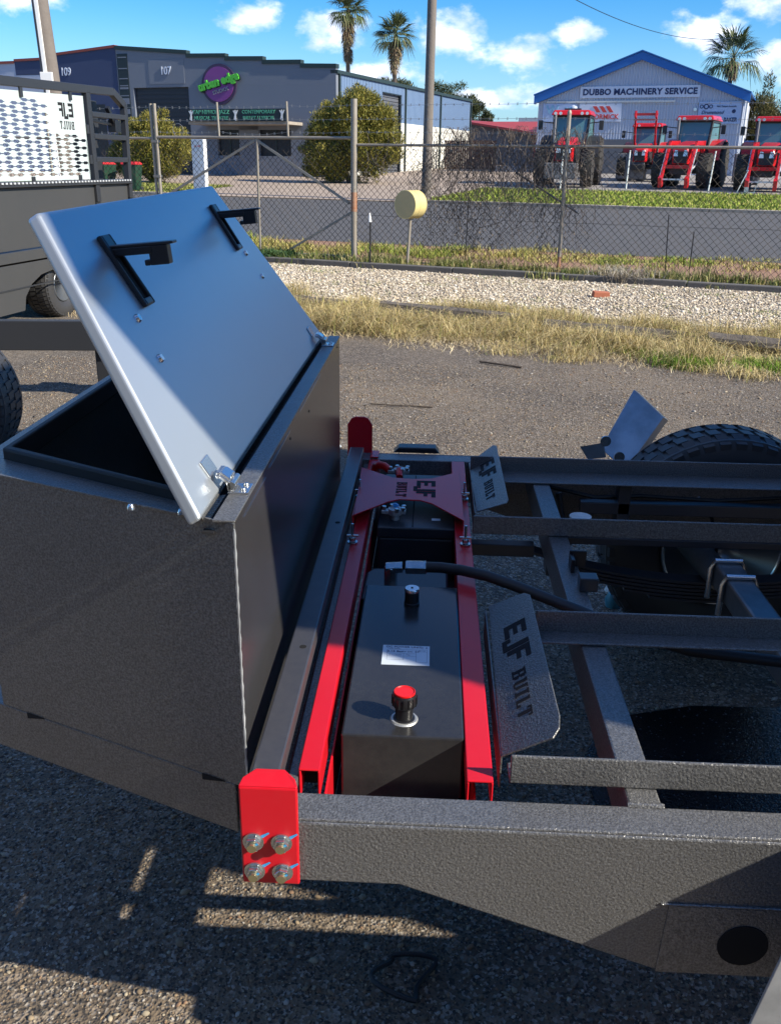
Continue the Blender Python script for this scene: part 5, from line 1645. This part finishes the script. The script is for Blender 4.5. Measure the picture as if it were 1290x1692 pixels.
# ------------------------------------------------------------------ tractors
def tractor(u, s_, label, rz=0.0, loader=False, raised=False, beacon=False, sc=1.0, wide=False):
    t_ = thing('tractor', label, 'tractor', W(u, s_, gz(s_) + .02), ANG + rz, 'red farm tractors lined up for sale')
    def B(b_, n_, m_, p=None, bev=0, sm=False):
        return b_.build(n_, m_, p or t_, bev, sm)
    def twheel(x, y, r, w, name='rear_wheel'):
        c = (x, y, r)
        rr = r * .55
        prof = [(rr, -w * .42), (r * .8, -w * .5), (r * .93, -w * .48), (r * .95, -w * .4), (r * .95, w * .4), (r * .93, w * .48), (r * .8, w * .5), (rr, w * .42)]
        o_ = B(MB().lathe(prof, c, 'x', 36), name, 'lug', sm=True)
        b_ = MB()
        nl = 22
        for i in range(nl):
            for sd_ in (-1, 1):
                a0 = 2 * math.pi * (i + (.5 if sd_ > 0 else 0)) / nl
                p0 = Vector((x + sd_ * w * .02, y + r * .97 * math.cos(a0 + .16), r + r * .97 * math.sin(a0 + .16)))
                p1 = Vector((x + sd_ * w * .48, y + r * .97 * math.cos(a0 - .05), r + r * .97 * math.sin(a0 - .05)))
                b_.bar(tuple(p0), tuple(p1), r * .055, r * .07, upv=(0, math.cos(a0), math.sin(a0)))
        B(b_, 'tyre_lugs', 'lug', o_)['kind'] = 'stuff'
        dx = .02 if x > 0 else -.02
        sgn = 1 if x > 0 else -1
        B(MB().lathe([(rr + .01, sgn * w * .40), (rr - .03, sgn * w * .36), (rr - .06, sgn * w * .1), (.12, sgn * w * .05), (.10, sgn * w * .2), (0, sgn * w * .2)], c, 'x', 28), 'rim', 'tgrey', o_, sm=True)
        return o_
    for x in (-.86, .86):
        twheel(x * 1.12, 1.15, .92, .56)
        twheel(x * 1.05, -1.15, .68, .44, 'front_wheel')
    B(MB().box(-.30, .30, -1.4, 1.5, .55, 1.0), 'chassis', 'tdark', bev=.03)
    B(MB().cyl((-.75, -1.15, .68), (.75, -1.15, .68), .10, n=12), 'front_axle', 'tdark', sm=True)
    B(MB().cyl((-.75, 1.15, .92), (.75, 1.15, .92), .16, n=12), 'rear_axle', 'tdark', sm=True)
    # bonnet
    b_ = MB()
    sec = lambda y, w, z0, z1: [(-w, y, z0), (w, y, z0), (w, y, z1 - .14), (w * .72, y, z1), (-w * .72, y, z1), (-w, y, z1 - .14)]
    rings = [sec(-1.75, .30, .92, 1.50), sec(-1.55, .37, .90, 1.64), sec(-.6, .40, .92, 1.78), sec(.35, .42, .95, 1.86)]
    vs = [p for r_ in rings for p in r_]
    fs = [tuple(range(6)), tuple(range(18, 24))]
    for i in range(3):
        for j in range(6):
            fs.append((i * 6 + j, i * 6 + (j + 1) % 6, (i + 1) * 6 + (j + 1) % 6, (i + 1) * 6 + j))
    B(b_.add(vs, fs), 'bonnet', 'tred', bev=.03)
    G_ = B(MB().box(-.27, .27, -1.775, -1.755, .96, 1.40).box(-.43, -.385, -1.5, .3, .9, 1.42).box(.385, .43, -1.5, .3, .9, 1.42), 'grille', 'tdark')
    for x in (-.19, .19):
        B(MB().add([(x - .09, -1.785, 1.22), (x + .09, -1.785, 1.22), (x + .06, -1.77, 1.44), (x - .05, -1.77, 1.46)], [(0, 1, 2, 3)]), 'headlight', 'lamp')
    B(MB().box(-.34, .34, -2.0, -1.5, .50, .80) if not wide else MB().box(-.62, .62, -2.35, -1.75, .28, .86).box(-.2, .2, -1.75, -1.4, .5, .75), 'front_weight', 'tgrey' if wide else 'tdark', bev=.05)
    # cab
    C_ = MB()
    lo = [(-.62, .10), (.62, .10), (.76, 1.70), (-.76, 1.70)]
    hi = [(-.70, .28), (.70, .28), (.74, 1.60), (-.74, 1.60)]
    zl, zh = 1.42, 2.62
    for i in range(4):
        a_, b2 = Vector((*lo[i], zl)), Vector((*hi[i], zh))
        C_.bar(tuple(a_), tuple(b2), .08, .08)
        j = (i + 1) % 4
        C_.bar((*lo[i], zl), (*lo[j], zl), .08, .10)
        C_.bar((*hi[i], zh), (*hi[j], zh), .08, .10)
    B(C_, 'cab_frame', 'tdark')
    g_ = MB()
    for i in range(4):
        j = (i + 1) % 4
        g_.add([(*lo[i], zl), (*lo[j], zl), (*hi[j], zh), (*hi[i], zh)], [(0, 1, 2, 3)])
    B(g_, 'cab_glass', 'glass')
    B(MB().box(-.55, .55, .25, 1.6, .95, 1.40), 'cab_floor', 'tdark')
    B(MB().box(-.25, .25, .95, 1.15, 1.4, 2.1), 'driver_seat', 'tdark', bev=.05)
    b_ = MB()
    b_.add([(-.80, .02, 2.64), (.80, .02, 2.64), (.84, 1.78, 2.64), (-.84, 1.78, 2.64), (-.70, .12, 2.83), (.70, .12, 2.83), (.72, 1.66, 2.86), (-.72, 1.66, 2.86)],
           [(3, 2, 1, 0), (4, 5, 6, 7), (0, 1, 5, 4), (1, 2, 6, 5), (2, 3, 7, 6), (3, 0, 4, 7)])
    RF = B(b_, 'cab_roof', 'tred', bev=.04)
    for x in (-.62, -.42, .42, .62):
        B(MB().lathe([(0, 0), (.06, 0), (.06, .05), (0, .05)], (x, -.04, 2.70), 'y', 12), 'work_light', 'lamp', RF)
    # fenders
    for sg in (-1, 1):
        b_ = MB()
        pts = []
        for i in range(9):
            a0 = R(10 + 160 * i / 8)
            pts.append((1.15 - 1.03 * math.cos(a0), .92 + .99 * math.sin(a0)))
        for (p, q) in zip(pts[:-1], pts[1:]):
            b_.bar((sg * .90, p[0], p[1]), (sg * .90, q[0], q[1]), .52, .05)
        B(b_, 'fender', 'tdark' if wide else 'tred')
        B(MB().box(min(sg * .60, sg * .66), max(sg * .60, sg * .66), .5, 1.9, .9, 1.65), 'fender_panel', 'tred')
        # mirrors
        b_ = MB().cyl((sg * .70, .25, 2.35), (sg * 1.18, .10, 2.40), .018, n=6)
        mr = B(b_, 'mirror_arm', 'tdark')
        B(MB().box(sg * 1.20 - .09, sg * 1.20 + .09, .06, .12, 2.10, 2.45), 'mirror', 'tdark', mr, bev=.02)
        B(MB().box(sg * .55 - .12, sg * .55 + .12, -.2, .15, .55, .60).box(sg * .55 - .12, sg * .55 + .12, -.2, .15, .90, .94), 'step', 'tdark')
    B(MB().cyl((-.60, -.05, 1.3), (-.60, -.05, 2.65), .045, n=10), 'exhaust', 'tgrey', sm=True)
    if beacon:
        B(MB().lathe([(.16, 0), (.14, .1), (.0, .16)], (0, .6, 2.88), 'z', 16), 'gps_dome', 'lamp', RF, sm=True)
        B(MB().box(-.32, .32, .35, .75, 2.84, 2.90), 'dome_plate', 'tdark', RF)
    if loader:
        for sg in (-1, 1):
            x = sg * .52
            b_ = MB()
            if raised:
                b_.bar((x, -.2, 1.5), (x, -.9, 3.35), .09, .16, upv=(0, 1, 0))
                b_.bar((x, -.9, 3.35), (x, -1.0, 3.05), .09, .14, upv=(0, 1, 0))
            else:
                b_.bar((x, .0, 1.75), (x, -1.5, 1.72), .10, .17)
                b_.bar((x, -1.5, 1.72), (x, -2.45, .32), .10, .16)
            A_ = B(b_, 'loader_arm', 'tred', bev=.01)
            if not raised:
                B(MB().cyl((x + sg * .09, -.6, 1.2), (x + sg * .09, -2.1, .75), .035, n=8), 'ram', 'lamp', A_, sm=True)
                B(MB().bar((x + sg * .08, -1.55, 1.62), (x + sg * .08, -2.35, .45), .03, .05), 'hose_guard', 'lamp', A_)
                B(MB().bar((x, -2.35, .30), (x, -2.6, .20), .14, .40), 'quick_hitch', 'tred', A_)
            B(MB().bar((x, -.1, .8), (x, -.1, 1.85), .12, .20, upv=(0, 1, 0)), 'loader_mast', 'tred', A_)
        if raised:
            B(MB().bar((-.60, -.9, 3.2), (.60, -.9, 3.2), .08, .12), 'cross_tube', 'tred')
            B(MB().bar((-.60, -.85, 2.95), (.60, -.85, 2.95), .06, .08), 'cross_tube', 'tred')
        else:
            B(MB().bar((-.52, -2.1, .82), (.52, -2.1, .82), .12, .14), 'cross_tube', 'tred')
            B(MB().bar((-.52, -2.5, .34), (.52, -2.5, .34), .06, .06), 'cross_tube', 'lamp')
    t_.scale = (sc, sc, sc)
    return t_
tractor(-1.62, 25.9, 'large red tractor with white dome on its roof, nearest the power pole', rz=.10, beacon=True, sc=1.08, wide=True)
tractor(.70, 32.5, 'distant red tractor with its loader raised over the cab', rz=.0, loader=True, raised=True, sc=.92)
tractor(3.40, 26.6, 'red tractor with lowered loader arms before the shed sign', rz=-.12, loader=True)
tractor(6.55, 25.9, 'red loader tractor partly cut off at the right edge of the photo', rz=-.05, loader=True, sc=.98)

# thin white verge stakes in front of the tractors
for i, (u, lab) in enumerate(((-1.05, 'thin white stake before the dome roofed tractor'), (1.55, 'thin white stake before the raised loader tractor'), (4.62, 'thin white leaning stake between third and fourth tractors'))):
    o = MB().cyl((0, 0, 0), (.10 if i == 2 else .02, 0, 1.55), .028, n=8).build('verge_stake', 'whitep', None, 0, True)
    o.location = W(u, 22.2, gz(22.2))
    o.rotation_euler = (0, 0, ANG)
    tag(o, lab, 'stake', 'stakes along the tractor verge')
LS = thing('tow_stand', 'small galvanised stand at the edge of the verge grass by the right tractor', 'stand', W(5.95, 22.3, gz(22.3)), ANG)
MB().bar((-.35, 0, .05), (.35, 0, .12), .04, .04).bar((.30, 0, .1), (.42, 0, .55), .03, .03).bar((-.3, 0, .1), (.0, .1, .9), .03, .03).box(-.05, .1, -.05, .05, .12, .3).build('frame', 'lamp', LS)

# ------------------------------------------------------------------ vegetation
def leafcloud(cent, rads, n, size, cols, jitter=.12, hollow=.55, droop=0.0):
    """leaf quads spread through several lumps; returns V,F,C"""
    cent, rads = np.array(cent, float), np.array(rads, float)
    vol = rads.prod(1)
    k = rng.choice(len(cent), n, p=vol / vol.sum())
    d = rng.normal(0, 1, (n, 3))
    d /= np.linalg.norm(d, axis=1)[:, None]
    rr = (hollow + (1 - hollow) * rng.random(n) ** .6)[:, None] * (1 + rng.normal(0, jitter, (n, 1)))
    P_ = cent[k] + d * rads[k] * rr
    nrm = d + rng.normal(0, .6, (n, 3))
    nrm /= np.linalg.norm(nrm, axis=1)[:, None]
    t1 = d * .8 + np.array([0, 0, .7]) + rng.normal(0, .45, (n, 3))
    t1 /= np.linalg.norm(t1, axis=1)[:, None]
    t2 = np.cross(nrm, t1)
    s_ = (size * rng.uniform(.6, 1.4, n))[:, None]
    t1, t2 = t1 * s_, t2 * s_ * .30
    V_ = np.stack([P_ - t1, P_ + t2, P_ + t1, P_ - t2], 1).reshape(-1, 3)
    C_ = np.repeat(pal(n, cols), 4, 0)
    return V_, np.arange(n * 4).reshape(-1, 4), C_
def bush(u, s_, lumps, n, size, cols, label, name='bush', trunk=True, cat='bush'):
    t_ = thing(name, label, cat, W(u, s_, gz(s_)), ANG)
    c_ = [l[:3] for l in lumps]
    r_ = [l[3:] for l in lumps]
    # break each lump into knobbly sub-lumps
    cc, rr = [], []
    for c, r in zip(c_, r_):
        cc.append(c); rr.append([q * .82 for q in r])
        for i in range(22):
            d = rng.normal(0, 1, 3)
            d /= np.linalg.norm(d)
            cc.append([c[j] + d[j] * r[j] * rng.uniform(.65, 1.12) for j in range(3)])
            f = rng.uniform(.10, .30)
            rr.append([q * f for q in r])
    V_, F_2, C_ = leafcloud(cc, rr, n, size, cols)
    V_[:, 2] = np.maximum(V_[:, 2], .03)
    stuff_mesh('foliage', V_, F_2, 'leaf', C_, parent=t_)['kind'] = 'stuff'
    b_ = MB()
    rb_ = random.Random(int(abs(u) * 10))
    for i in range(9):
        c = c_[i % len(c_)]
        r = r_[i % len(c_)]
        e = (c[0] + rb_.uniform(-.7, .7) * r[0], c[1] + rb_.uniform(-.7, .7) * r[1], c[2] + rb_.uniform(-.2, .6) * r[2])
        b_.tube([(rb_.uniform(-.1, .1), 0, 0), (e[0] * .4, e[1] * .4, e[2] * .45), e], [.07, .05, .015], 6)
    b_.build('stems', 'bark', t_, 0, True)
    return t_
OLIVE = [(.20, .19, .030), (.27, .235, .042), (.12, .125, .022), (.34, .28, .065), (.07, .075, .016)]
bush(-11.15, 24.0, [(.25, 0, 2.75, 1.35, 1.2, 1.25), (-1.15, 0, 2.35, .95, 1.0, 1.0), (-.95, 0, 1.1, 1.5, 1.3, 1.15), (.95, .2, 1.55, 1.35, 1.2, 1.45), (1.25, .3, 2.55, 1.05, 1.0, 1.05), (.55, 0, 3.45, .95, .8, .65), (-1.65, .1, 1.75, .7, .7, .8)], 120000, .062, OLIVE, 'large rounded olive green bush beside the studio wall')
bush(-19.3, 20.4, [(0, 0, 1.2, 1.8, 1.4, 1.2), (.7, 0, 1.7, 1.1, 1.1, 1.0), (-.9, .1, 1.9, 1.0, 1.0, 1.0), (0.1, 0, 2.4, .9, .8, .7), (-1.6, 0, 1.1, .8, .8, 1.0)], 70000, .06, OLIVE + [(.24, .19, .04)], 'golden olive bush behind the red lidded bins')
bush(5.3, 47, [(0, 0, 3.0, 1.2, 1.2, 1.9), (.5, .5, 2.2, 1.3, 1.2, 1.6)], 14000, .10, [(.07, .075, .02), (.11, .10, .035), (.15, .12, .04)], 'tall olive shrub to the right of the blue trimmed shed')
def gum(u, s_, h, r, label, n=9000, cols=None, lumps=None):
    t_ = thing('tree', label, 'tree', W(u, s_, gz(s_)), ANG)
    rb_ = random.Random(int(abs(u * 7)))
    cc, rr = [], []
    for i in range(22):
        a = rb_.uniform(0, 2 * math.pi)
        q = rb_.uniform(0, 1) ** .6
        z = h * rb_.uniform(.42, .98)
        k_ = 1 - .45 * abs(z / h - .68) / .3
        cc.append((math.cos(a) * r * q * k_, math.sin(a) * r * q * k_, z))
        f = r * rb_.uniform(.20, .38)
        rr.append((f, f, f * .75))
    V_, F_2, C_ = leafcloud(cc, rr, n, .17, cols or [(.045, .06, .022), (.07, .085, .03), (.03, .042, .018), (.10, .10, .04)], hollow=.2)
    stuff_mesh('crown', V_, F_2, 'leaf', C_, parent=t_)['kind'] = 'stuff'
    b_ = MB().tube([(0, 0, 0), (.1, 0, h * .3), (.0, .1, h * .6), (.1, 0, h * .85)], [r * .07, r * .055, r * .035, .04], 8)
    for i in range(0, 22, 2):
        c = cc[i]
        b_.tube([(.05, 0, h * rb_.uniform(.3, .6)), (c[0] * .5, c[1] * .5, c[2] * .85), c], [.12, .07, .02], 5)
    b_.build('trunk', 'bark', t_, 0, True)
for (u, s_, h, r, lab) in ((-40.0, 100, 10.0, 3.6, 'dark tree between the two roofline palms and the power pole'), (-37.5, 112, 10.2, 4.0, 'dark round headed tree furthest left behind the pale blue wall'),
                           (-33.8, 108, 8.9, 3.4, 'dark tree just right of the timber power pole'),
                           (-30.2, 104, 7.4, 2.2, 'loose dark tree at the corner of the pale blue building'),
                           (-27.6, 150, 5.6, 2.2, 'tiny dark treetop above the white roofed warehouse'),
                           (-42.5, 114, 9.2, 3.8, 'dark tree mass hidden behind the long side wall'),
                           (-22.5, 152, 5.4, 1.8, 'tiny treetop left of the blue shed gable'),
                           (8.4, 60, 5.8, 2.6, 'scrubby tree behind the grey gabled shed')):
    gum(u, s_, h, r, lab)
def palm(u, s_, h, label, nf=34, fl=1.25, skirt=1.9, fr_col=None, tr=.16, skw=.75):
    t_ = thing('palm_tree', label, 'palm tree', W(u, s_, gz(s_)), ANG)
    MB().tube([(0, 0, 0), (.04, 0, h * .4), (-.03, 0, h * .75), (0, 0, h)], [tr * 1.3, tr, tr * .9, tr * .9], 10).build('trunk', 'bark', t_, 0, True)
    rb_ = random.Random(int(h * 100))
    def fan(center, dr, L_, fold, b_list, nb=13, pet=.55):
        d = Vector(dr).normalized()
        e = center + d * pet * L_
        side_v = d.cross(Vector((0, 0, 1)))
        if side_v.length < .05:
            side_v = Vector((1, 0, 0))
        side_v.normalize()
        up_ = side_v.cross(d)
        bl = b_list
        bl.append((center, e, .018))
        for i in range(nb):
            a = (i / (nb - 1) - .5) * 2.5
            dd_ = (d * math.cos(a) + side_v * math.sin(a)) 
            q = e + dd_ * L_ * .5
            tip = q + dd_ * L_ * .35 + Vector((0, 0, -fold * L_ * rb_.uniform(.5, 1.1)))
            bl.append((e, q, .035, tip))
    def emit(bl, name, cols):
        V_, F_, C_ = [], [], []
        for it in bl:
            a, b_, w = it[0], it[1], it[2]
            dv = (b_ - a).normalized()
            sv = dv.cross(Vector((rb_.uniform(-.3, .3), rb_.uniform(-.3, .3), 1)))
            if sv.length < .01:
                sv = Vector((1, 0, 0))
            sv = sv.normalized() * w
            n0 = len(V_)
            c = np.array(cols[rb_.randrange(len(cols))]) * rb_.uniform(.75, 1.2)
            if len(it) == 3:
                V_ += [a - sv, a + sv, b_ + sv, b_ - sv]
                F_.append((n0, n0 + 1, n0 + 2, n0 + 3))
                C_ += [c] * 4
            else:
                tp_ = it[3]
                V_ += [a - sv * .3, a + sv * .3, b_ + sv, b_ - sv, tp_ + sv * .15, tp_ - sv * .15]
                F_ += [(n0, n0 + 1, n0 + 2, n0 + 3), (n0 + 3, n0 + 2, n0 + 4, n0 + 5)]
                C_ += [c] * 6
        stuff_mesh(name, np.array([tuple(p) for p in V_]), np.array(F_), 'leaf', np.array(C_), parent=t_)['kind'] = 'stuff'
    bl = []
    top = Vector((0, 0, h))
    for i in range(nf):
        a = rb_.uniform(0, 2 * math.pi)
        e = rb_.uniform(-.55, 1.4)
        fan(top + Vector((0, 0, rb_.uniform(-.2, .15))), (math.cos(a) * math.cos(e), math.sin(a) * math.cos(e), math.sin(e)), fl * rb_.uniform(.8, 1.1), .22 + .3 * (e < 0), bl)
    emit(bl, 'fronds', fr_col or [(.10, .13, .05), (.14, .17, .07), (.07, .09, .035), (.20, .20, .10)])
    if skirt:
        bl = []
        for i in range(int(46 * skirt)):
            a = rb_.uniform(0, 2 * math.pi)
            z = h - .25 - skirt * rb_.random()
            k_ = 1 - (h - z) / (skirt + .6)
            fan(Vector((0, 0, z + .35)), (math.cos(a) * .55, math.sin(a) * .55, -1), (.35 + skw * .6 * k_) * rb_.uniform(.8, 1.15), .35, bl, nb=7, pet=.35)
        emit(bl, 'dead_skirt', [(.24, .17, .10), (.30, .22, .14), (.16, .11, .07), (.20, .18, .09)])
palm(-21.45, 46, 9.75, 'tallest palm with long brown skirt above the studio roof', nf=54, fl=1.18, skirt=2.9, skw=.85)
palm(-18.0, 46, 8.15, 'shorter palm with brown skirt left of the power pole', nf=54, fl=1.18, skirt=2.2, skw=.85)
palm(2.95, 52, 6.75, 'green headed palm behind the right end of the shed roof', nf=44, fl=1.6, skirt=1.0, skw=.9)
palm(-3.9, 58, 6.5, 'palm top just showing over the left slope of the shed roof', nf=22, fl=1.3, skirt=.8)

# ------------------------------------------------------------------ charcoal tray trailer at the left
d2 = Vector((.139, .990, 0)).normalized()
P0 = Vector((-4.245, 10.505, 0))
T2 = thing('tray_trailer', 'charcoal tray trailer with white perforated headboard sheet at the left edge', 'trailer', tuple(P0), math.atan2(d2.y, d2.x))
# local x along the plane (away), y to the left of it (-X world), z up
tb = lambda b, n_, m_, p=T2, bev=.004, sm=False: b.build(n_, m_, p, bev, sm)
def tub(a, b_, w=.085, d=.07, m_='trayd', n_='frame_tube', y=0.0):
    return tb(MB().bar((a[0], y, a[1]), (b_[0], y, b_[1]), d, w), n_, m_, bev=.006)
tub((-1.6, 2.42), (1.60, 2.50), .09)
tub((1.60, 2.50), (1.90, 2.36), .09)
tub((1.90, 2.38), (1.85, 1.26), .085)
tub((.95, 2.46), (.98, 1.24), .095)
tub((.98, 2.22), (1.86, 2.22), .06)
tub((.98, 1.98), (1.86, 1.98), .06)
tub((.98, 1.72), (1.86, 1.72), .06)
tub((-1.8, 1.465), (1.88, 1.465), .055, .10)
# far leg behind the openings
tb(MB().box(1.55, 1.68, .25, .33, 1.3, 2.4), 'inner_post', 'trayd')
# catch hardware in the top opening
b = MB().bar((1.05, .02, 2.16), (1.65, .02, 2.12), .03, .03).bar((1.45, .0, 2.32), (1.62, 0, 2.08), .05, .05)
b.box(1.55, 1.70, -.04, .06, 2.04, 2.18)
tb(b, 'latch_linkage', 'black')
# perforated sheet: flat outline with real holes
cu = bpy.data.curves.new('perforated_sheet', 'CURVE')
cu.dimensions = '2D'
cu.fill_mode = 'BOTH'
cu.extrude = .002
def spl(pts):
    s_ = cu.splines.new('POLY')
    s_.points.add(len(pts) - 1)
    for p_, q_ in zip(s_.points, pts):
        p_.co = (q_[0], q_[1], 0, 1)
    s_.use_cyclic_u = True
spl([(-1.7, 1.50), (.855, 1.50), (.86, 2.405), (-1.7, 2.335)])
def slot(cx, cz):
    # two elongated hexagons joined by a neck
    h, nk = .0165, .0055
    top = [(cx - .165, cz), (cx - .135, cz + nk), (cx - .115, cz + h), (cx - .045, cz + h), (cx - .022, cz + nk), (cx + .022, cz + nk), (cx + .045, cz + h), (cx + .115, cz + h), (cx + .135, cz + nk), (cx + .165, cz)]
    bot = [(2 * cx - x, 2 * cz - y) for x, y in top[1:-1]]
    spl(top + bot)
for r_ in range(20):
    z = 1.56 + r_ * .0405
    off = .20 if r_ % 2 else 0.0
    for c_ in range(8):
        x = -1.50 + c_ * .40 + off
        if x > .70 or x < -1.6:
            continue
        if x > .02 and z > 1.99:
            continue
        if z > 2.30 + .0275 * x:
            continue
        slot(x, z)
cu.materials.append(MT['perf'])
pso = bpy.data.objects.new('perforated_sheet', cu)
COL.objects.link(pso)
pso.parent = T2
pso.rotation_euler = (R(90), 0, 0)
pso.location = (0, -.005, 0)
stencil('EJF', pso, (.44, 2.235, .0028), (-1, 0, 0), (0, 1, 0), .145, sx=1.0, gap=.08, world=False, mirror=True)
stencil('BUILT', pso, (.44, 2.075, .0028), (-1, 0, 0), (0, 1, 0), .085, sx=1.05, gap=.16, world=False, mirror=True)
for (x, z) in ((-.45, 2.36), (.55, 2.39), (-.40, 1.49), (.60, 1.50), (.88, 2.05), (.89, 1.72)):
    tb(MB().box(x - .025, x + .025, -.03, -.008, z - .05, z + .05), 'clip', 'trayd')
# row of pressed teeth along the ledge
b = MB()
for i in range(46):
    b.box(-1.5 + i * .073, -1.5 + i * .073 + .032, -.062, -.052, 1.470, 1.488)
tb(b, 'ledge_teeth', 'lamp', bev=0)['kind'] = 'stuff'
# side panels and skirts
tb(MB().box(-1.9, .93, .0, .03, .82, 1.435), 'side_panel', 'tray')
tb(MB().box(1.03, 1.82, .0, .03, .82, 1.435), 'side_panel', 'tray')
tb(MB().box(.93, 1.03, -.02, .05, .82, 1.24), 'side_post', 'trayd')
tb(MB().box(1.82, 1.90, -.02, .05, .82, 1.26), 'side_post', 'trayd')
tb(MB().box(-1.9, 1.9, -.02, .05, .70, .805), 'side_rail', 'tray')
arch = [(-2.4, .68), (-2.4, .20), (-.86, .20)]
for i in range(9):
    a = math.pi - math.pi * i / 8
    arch.append((-.22 + .64 * math.cos(a), .20 + .36 * math.sin(a)))
arch += [(.42, .20), (1.9, .20), (1.9, .68)]
tb(MB().prism(arch, lambda p, q, t: (p, t, q), -.015, .03), 'wheel_skirt', 'tray')
tb(MB().box(-2.4, 1.9, -.022, -.0155, .43, .445), 'skirt_trim', 'trayd', bev=0)
tyre_wheel(T2, (.10, .20, .36), .38, .30, .19, w_=False, dirn=-1)
tb(MB().box(-1.0, .55, .37, .39, .16, .69), 'arch_shade_panel', 'void', bev=0)  # matt black panel added for the shade inside the wheel arch
tb(MB().box(-2.4, 1.9, .03, 1.7, .70, .80), 'tray_deck', 'tray')
tb(MB().box(-1.9, 1.9, 1.66, 1.70, .80, 1.43), 'far_panel', 'tray')
# drawbar beam running toward the photographer
a_, b_ = Vector((-4.6, 6.62, .60)), Vector((-1.7, 6.90, .60))
mi2 = INV['tray_trailer']
b = MB().bar(tuple(a_ - Vector((0, .10, .11))), tuple(b_ - Vector((0, .10, .11))), .09, .22)
b.build('drawbar_beam', 'trayd', T2, .006, world=True)
MB().box(-2.55, -2.35, 6.75, 6.95, 0, .48).build('jockey_leg', 'trayd', T2, .01, world=True)
tyre_wheel(T2, (-2.79, 4.96, .43), .43, .27, .20, w_=True, dirn=-1)
MB().cyl((-2.79, 3.5, .43), (-2.79, 4.85, .43), .04, n=12).build('wheel_axle', 'trayd', T2, .006, world=True)

WK = thing('workshop', 'added unseen tan metal workshop behind the photographer, blocking low sky', 'building', (-3, -6.2, 0))  # building added out of view to block low sky behind the camera
MT['tanwall'] = mat('tan_metal_cladding', (.34, .27, .20), .6, noise=(.6, (.30, .24, .18), .5))
MB().box(-14, 9, -.2, 0, 0, 6.0).build('front_wall', 'tanwall', WK)
MB().box(-14.1, 9.1, -8, .25, 6.0, 6.15).build('roof', 'roofw', WK)
b = MB()
for i in range(76):
    b.box(-13.9 + i * .3, -13.8 + i * .3, .001, .03, 0, 5.98)
b.build('cladding_rib', 'tanwall', WK)['kind'] = 'stuff'
for x in (-9.5, -3.0, 3.5):
    MB().box(x - 1.6, x + 1.6, .032, .05, 0, 3.4).build('roller_door', 'rollg', WK)
# ------------------------------------------------------------------ made-up box truck out of frame, outline shaped to throw the big shade
TK = thing('shade_truck', 'made-up charcoal box truck out of view, shaped to shade the trailer', 'truck', (3.4, 2.2, 0))
prof = [(.70, .62), (.68, 1.65), (.64, 1.88), (.58, 2.10), (.56, 2.3), (.59, 2.55), (.35, 3.17), (.16, 3.64), (.18, 3.8), (.18, 4.1), (3.35, 4.1), (3.35, .62)]
kb = lambda b, n_, m_, bev=.01, sm=False: b.build(n_, m_, TK, bev, sm, world=True)
kb(MB().prism(prof, lambda p, q, t: (t, p, q), 2.30, 4.5), 'box_body', 'truck')
for x in (2.55, 4.25):
    for y in (1.75, 2.95):
        kb(MB().cyl((x - .12, y, .42), (x + .12, y, .42), .42, n=28), 'wheel', 'tyre', 0, True)
kb(MB().box(2.6, 4.2, 1.5, 3.2, .45, .615), 'chassis', 'tdark')
kb(MB().box(2.285, 2.295, 1.5, 2.5, .9, 2.6), 'side_door', 'truck')

# turn lettering and outlines into plain meshes
bpy.context.view_layer.update()
dg = bpy.context.evaluated_depsgraph_get()
for o in [q for q in scn.objects if q.type in {'FONT', 'CURVE'}]:
    me = bpy.data.meshes.new_from_object(o.evaluated_get(dg))
    nm = o.name.split('.')[0]
    par, mw, kids = o.parent, (o.location.copy(), o.rotation_euler.copy(), o.scale.copy()), list(o.children)
    bpy.data.objects.remove(o)
    q = bpy.data.objects.new(nm, me)
    COL.objects.link(q)
    q.parent = par
    q.location, q.rotation_euler, q.scale = mw
    for k in kids:
        k.parent = q
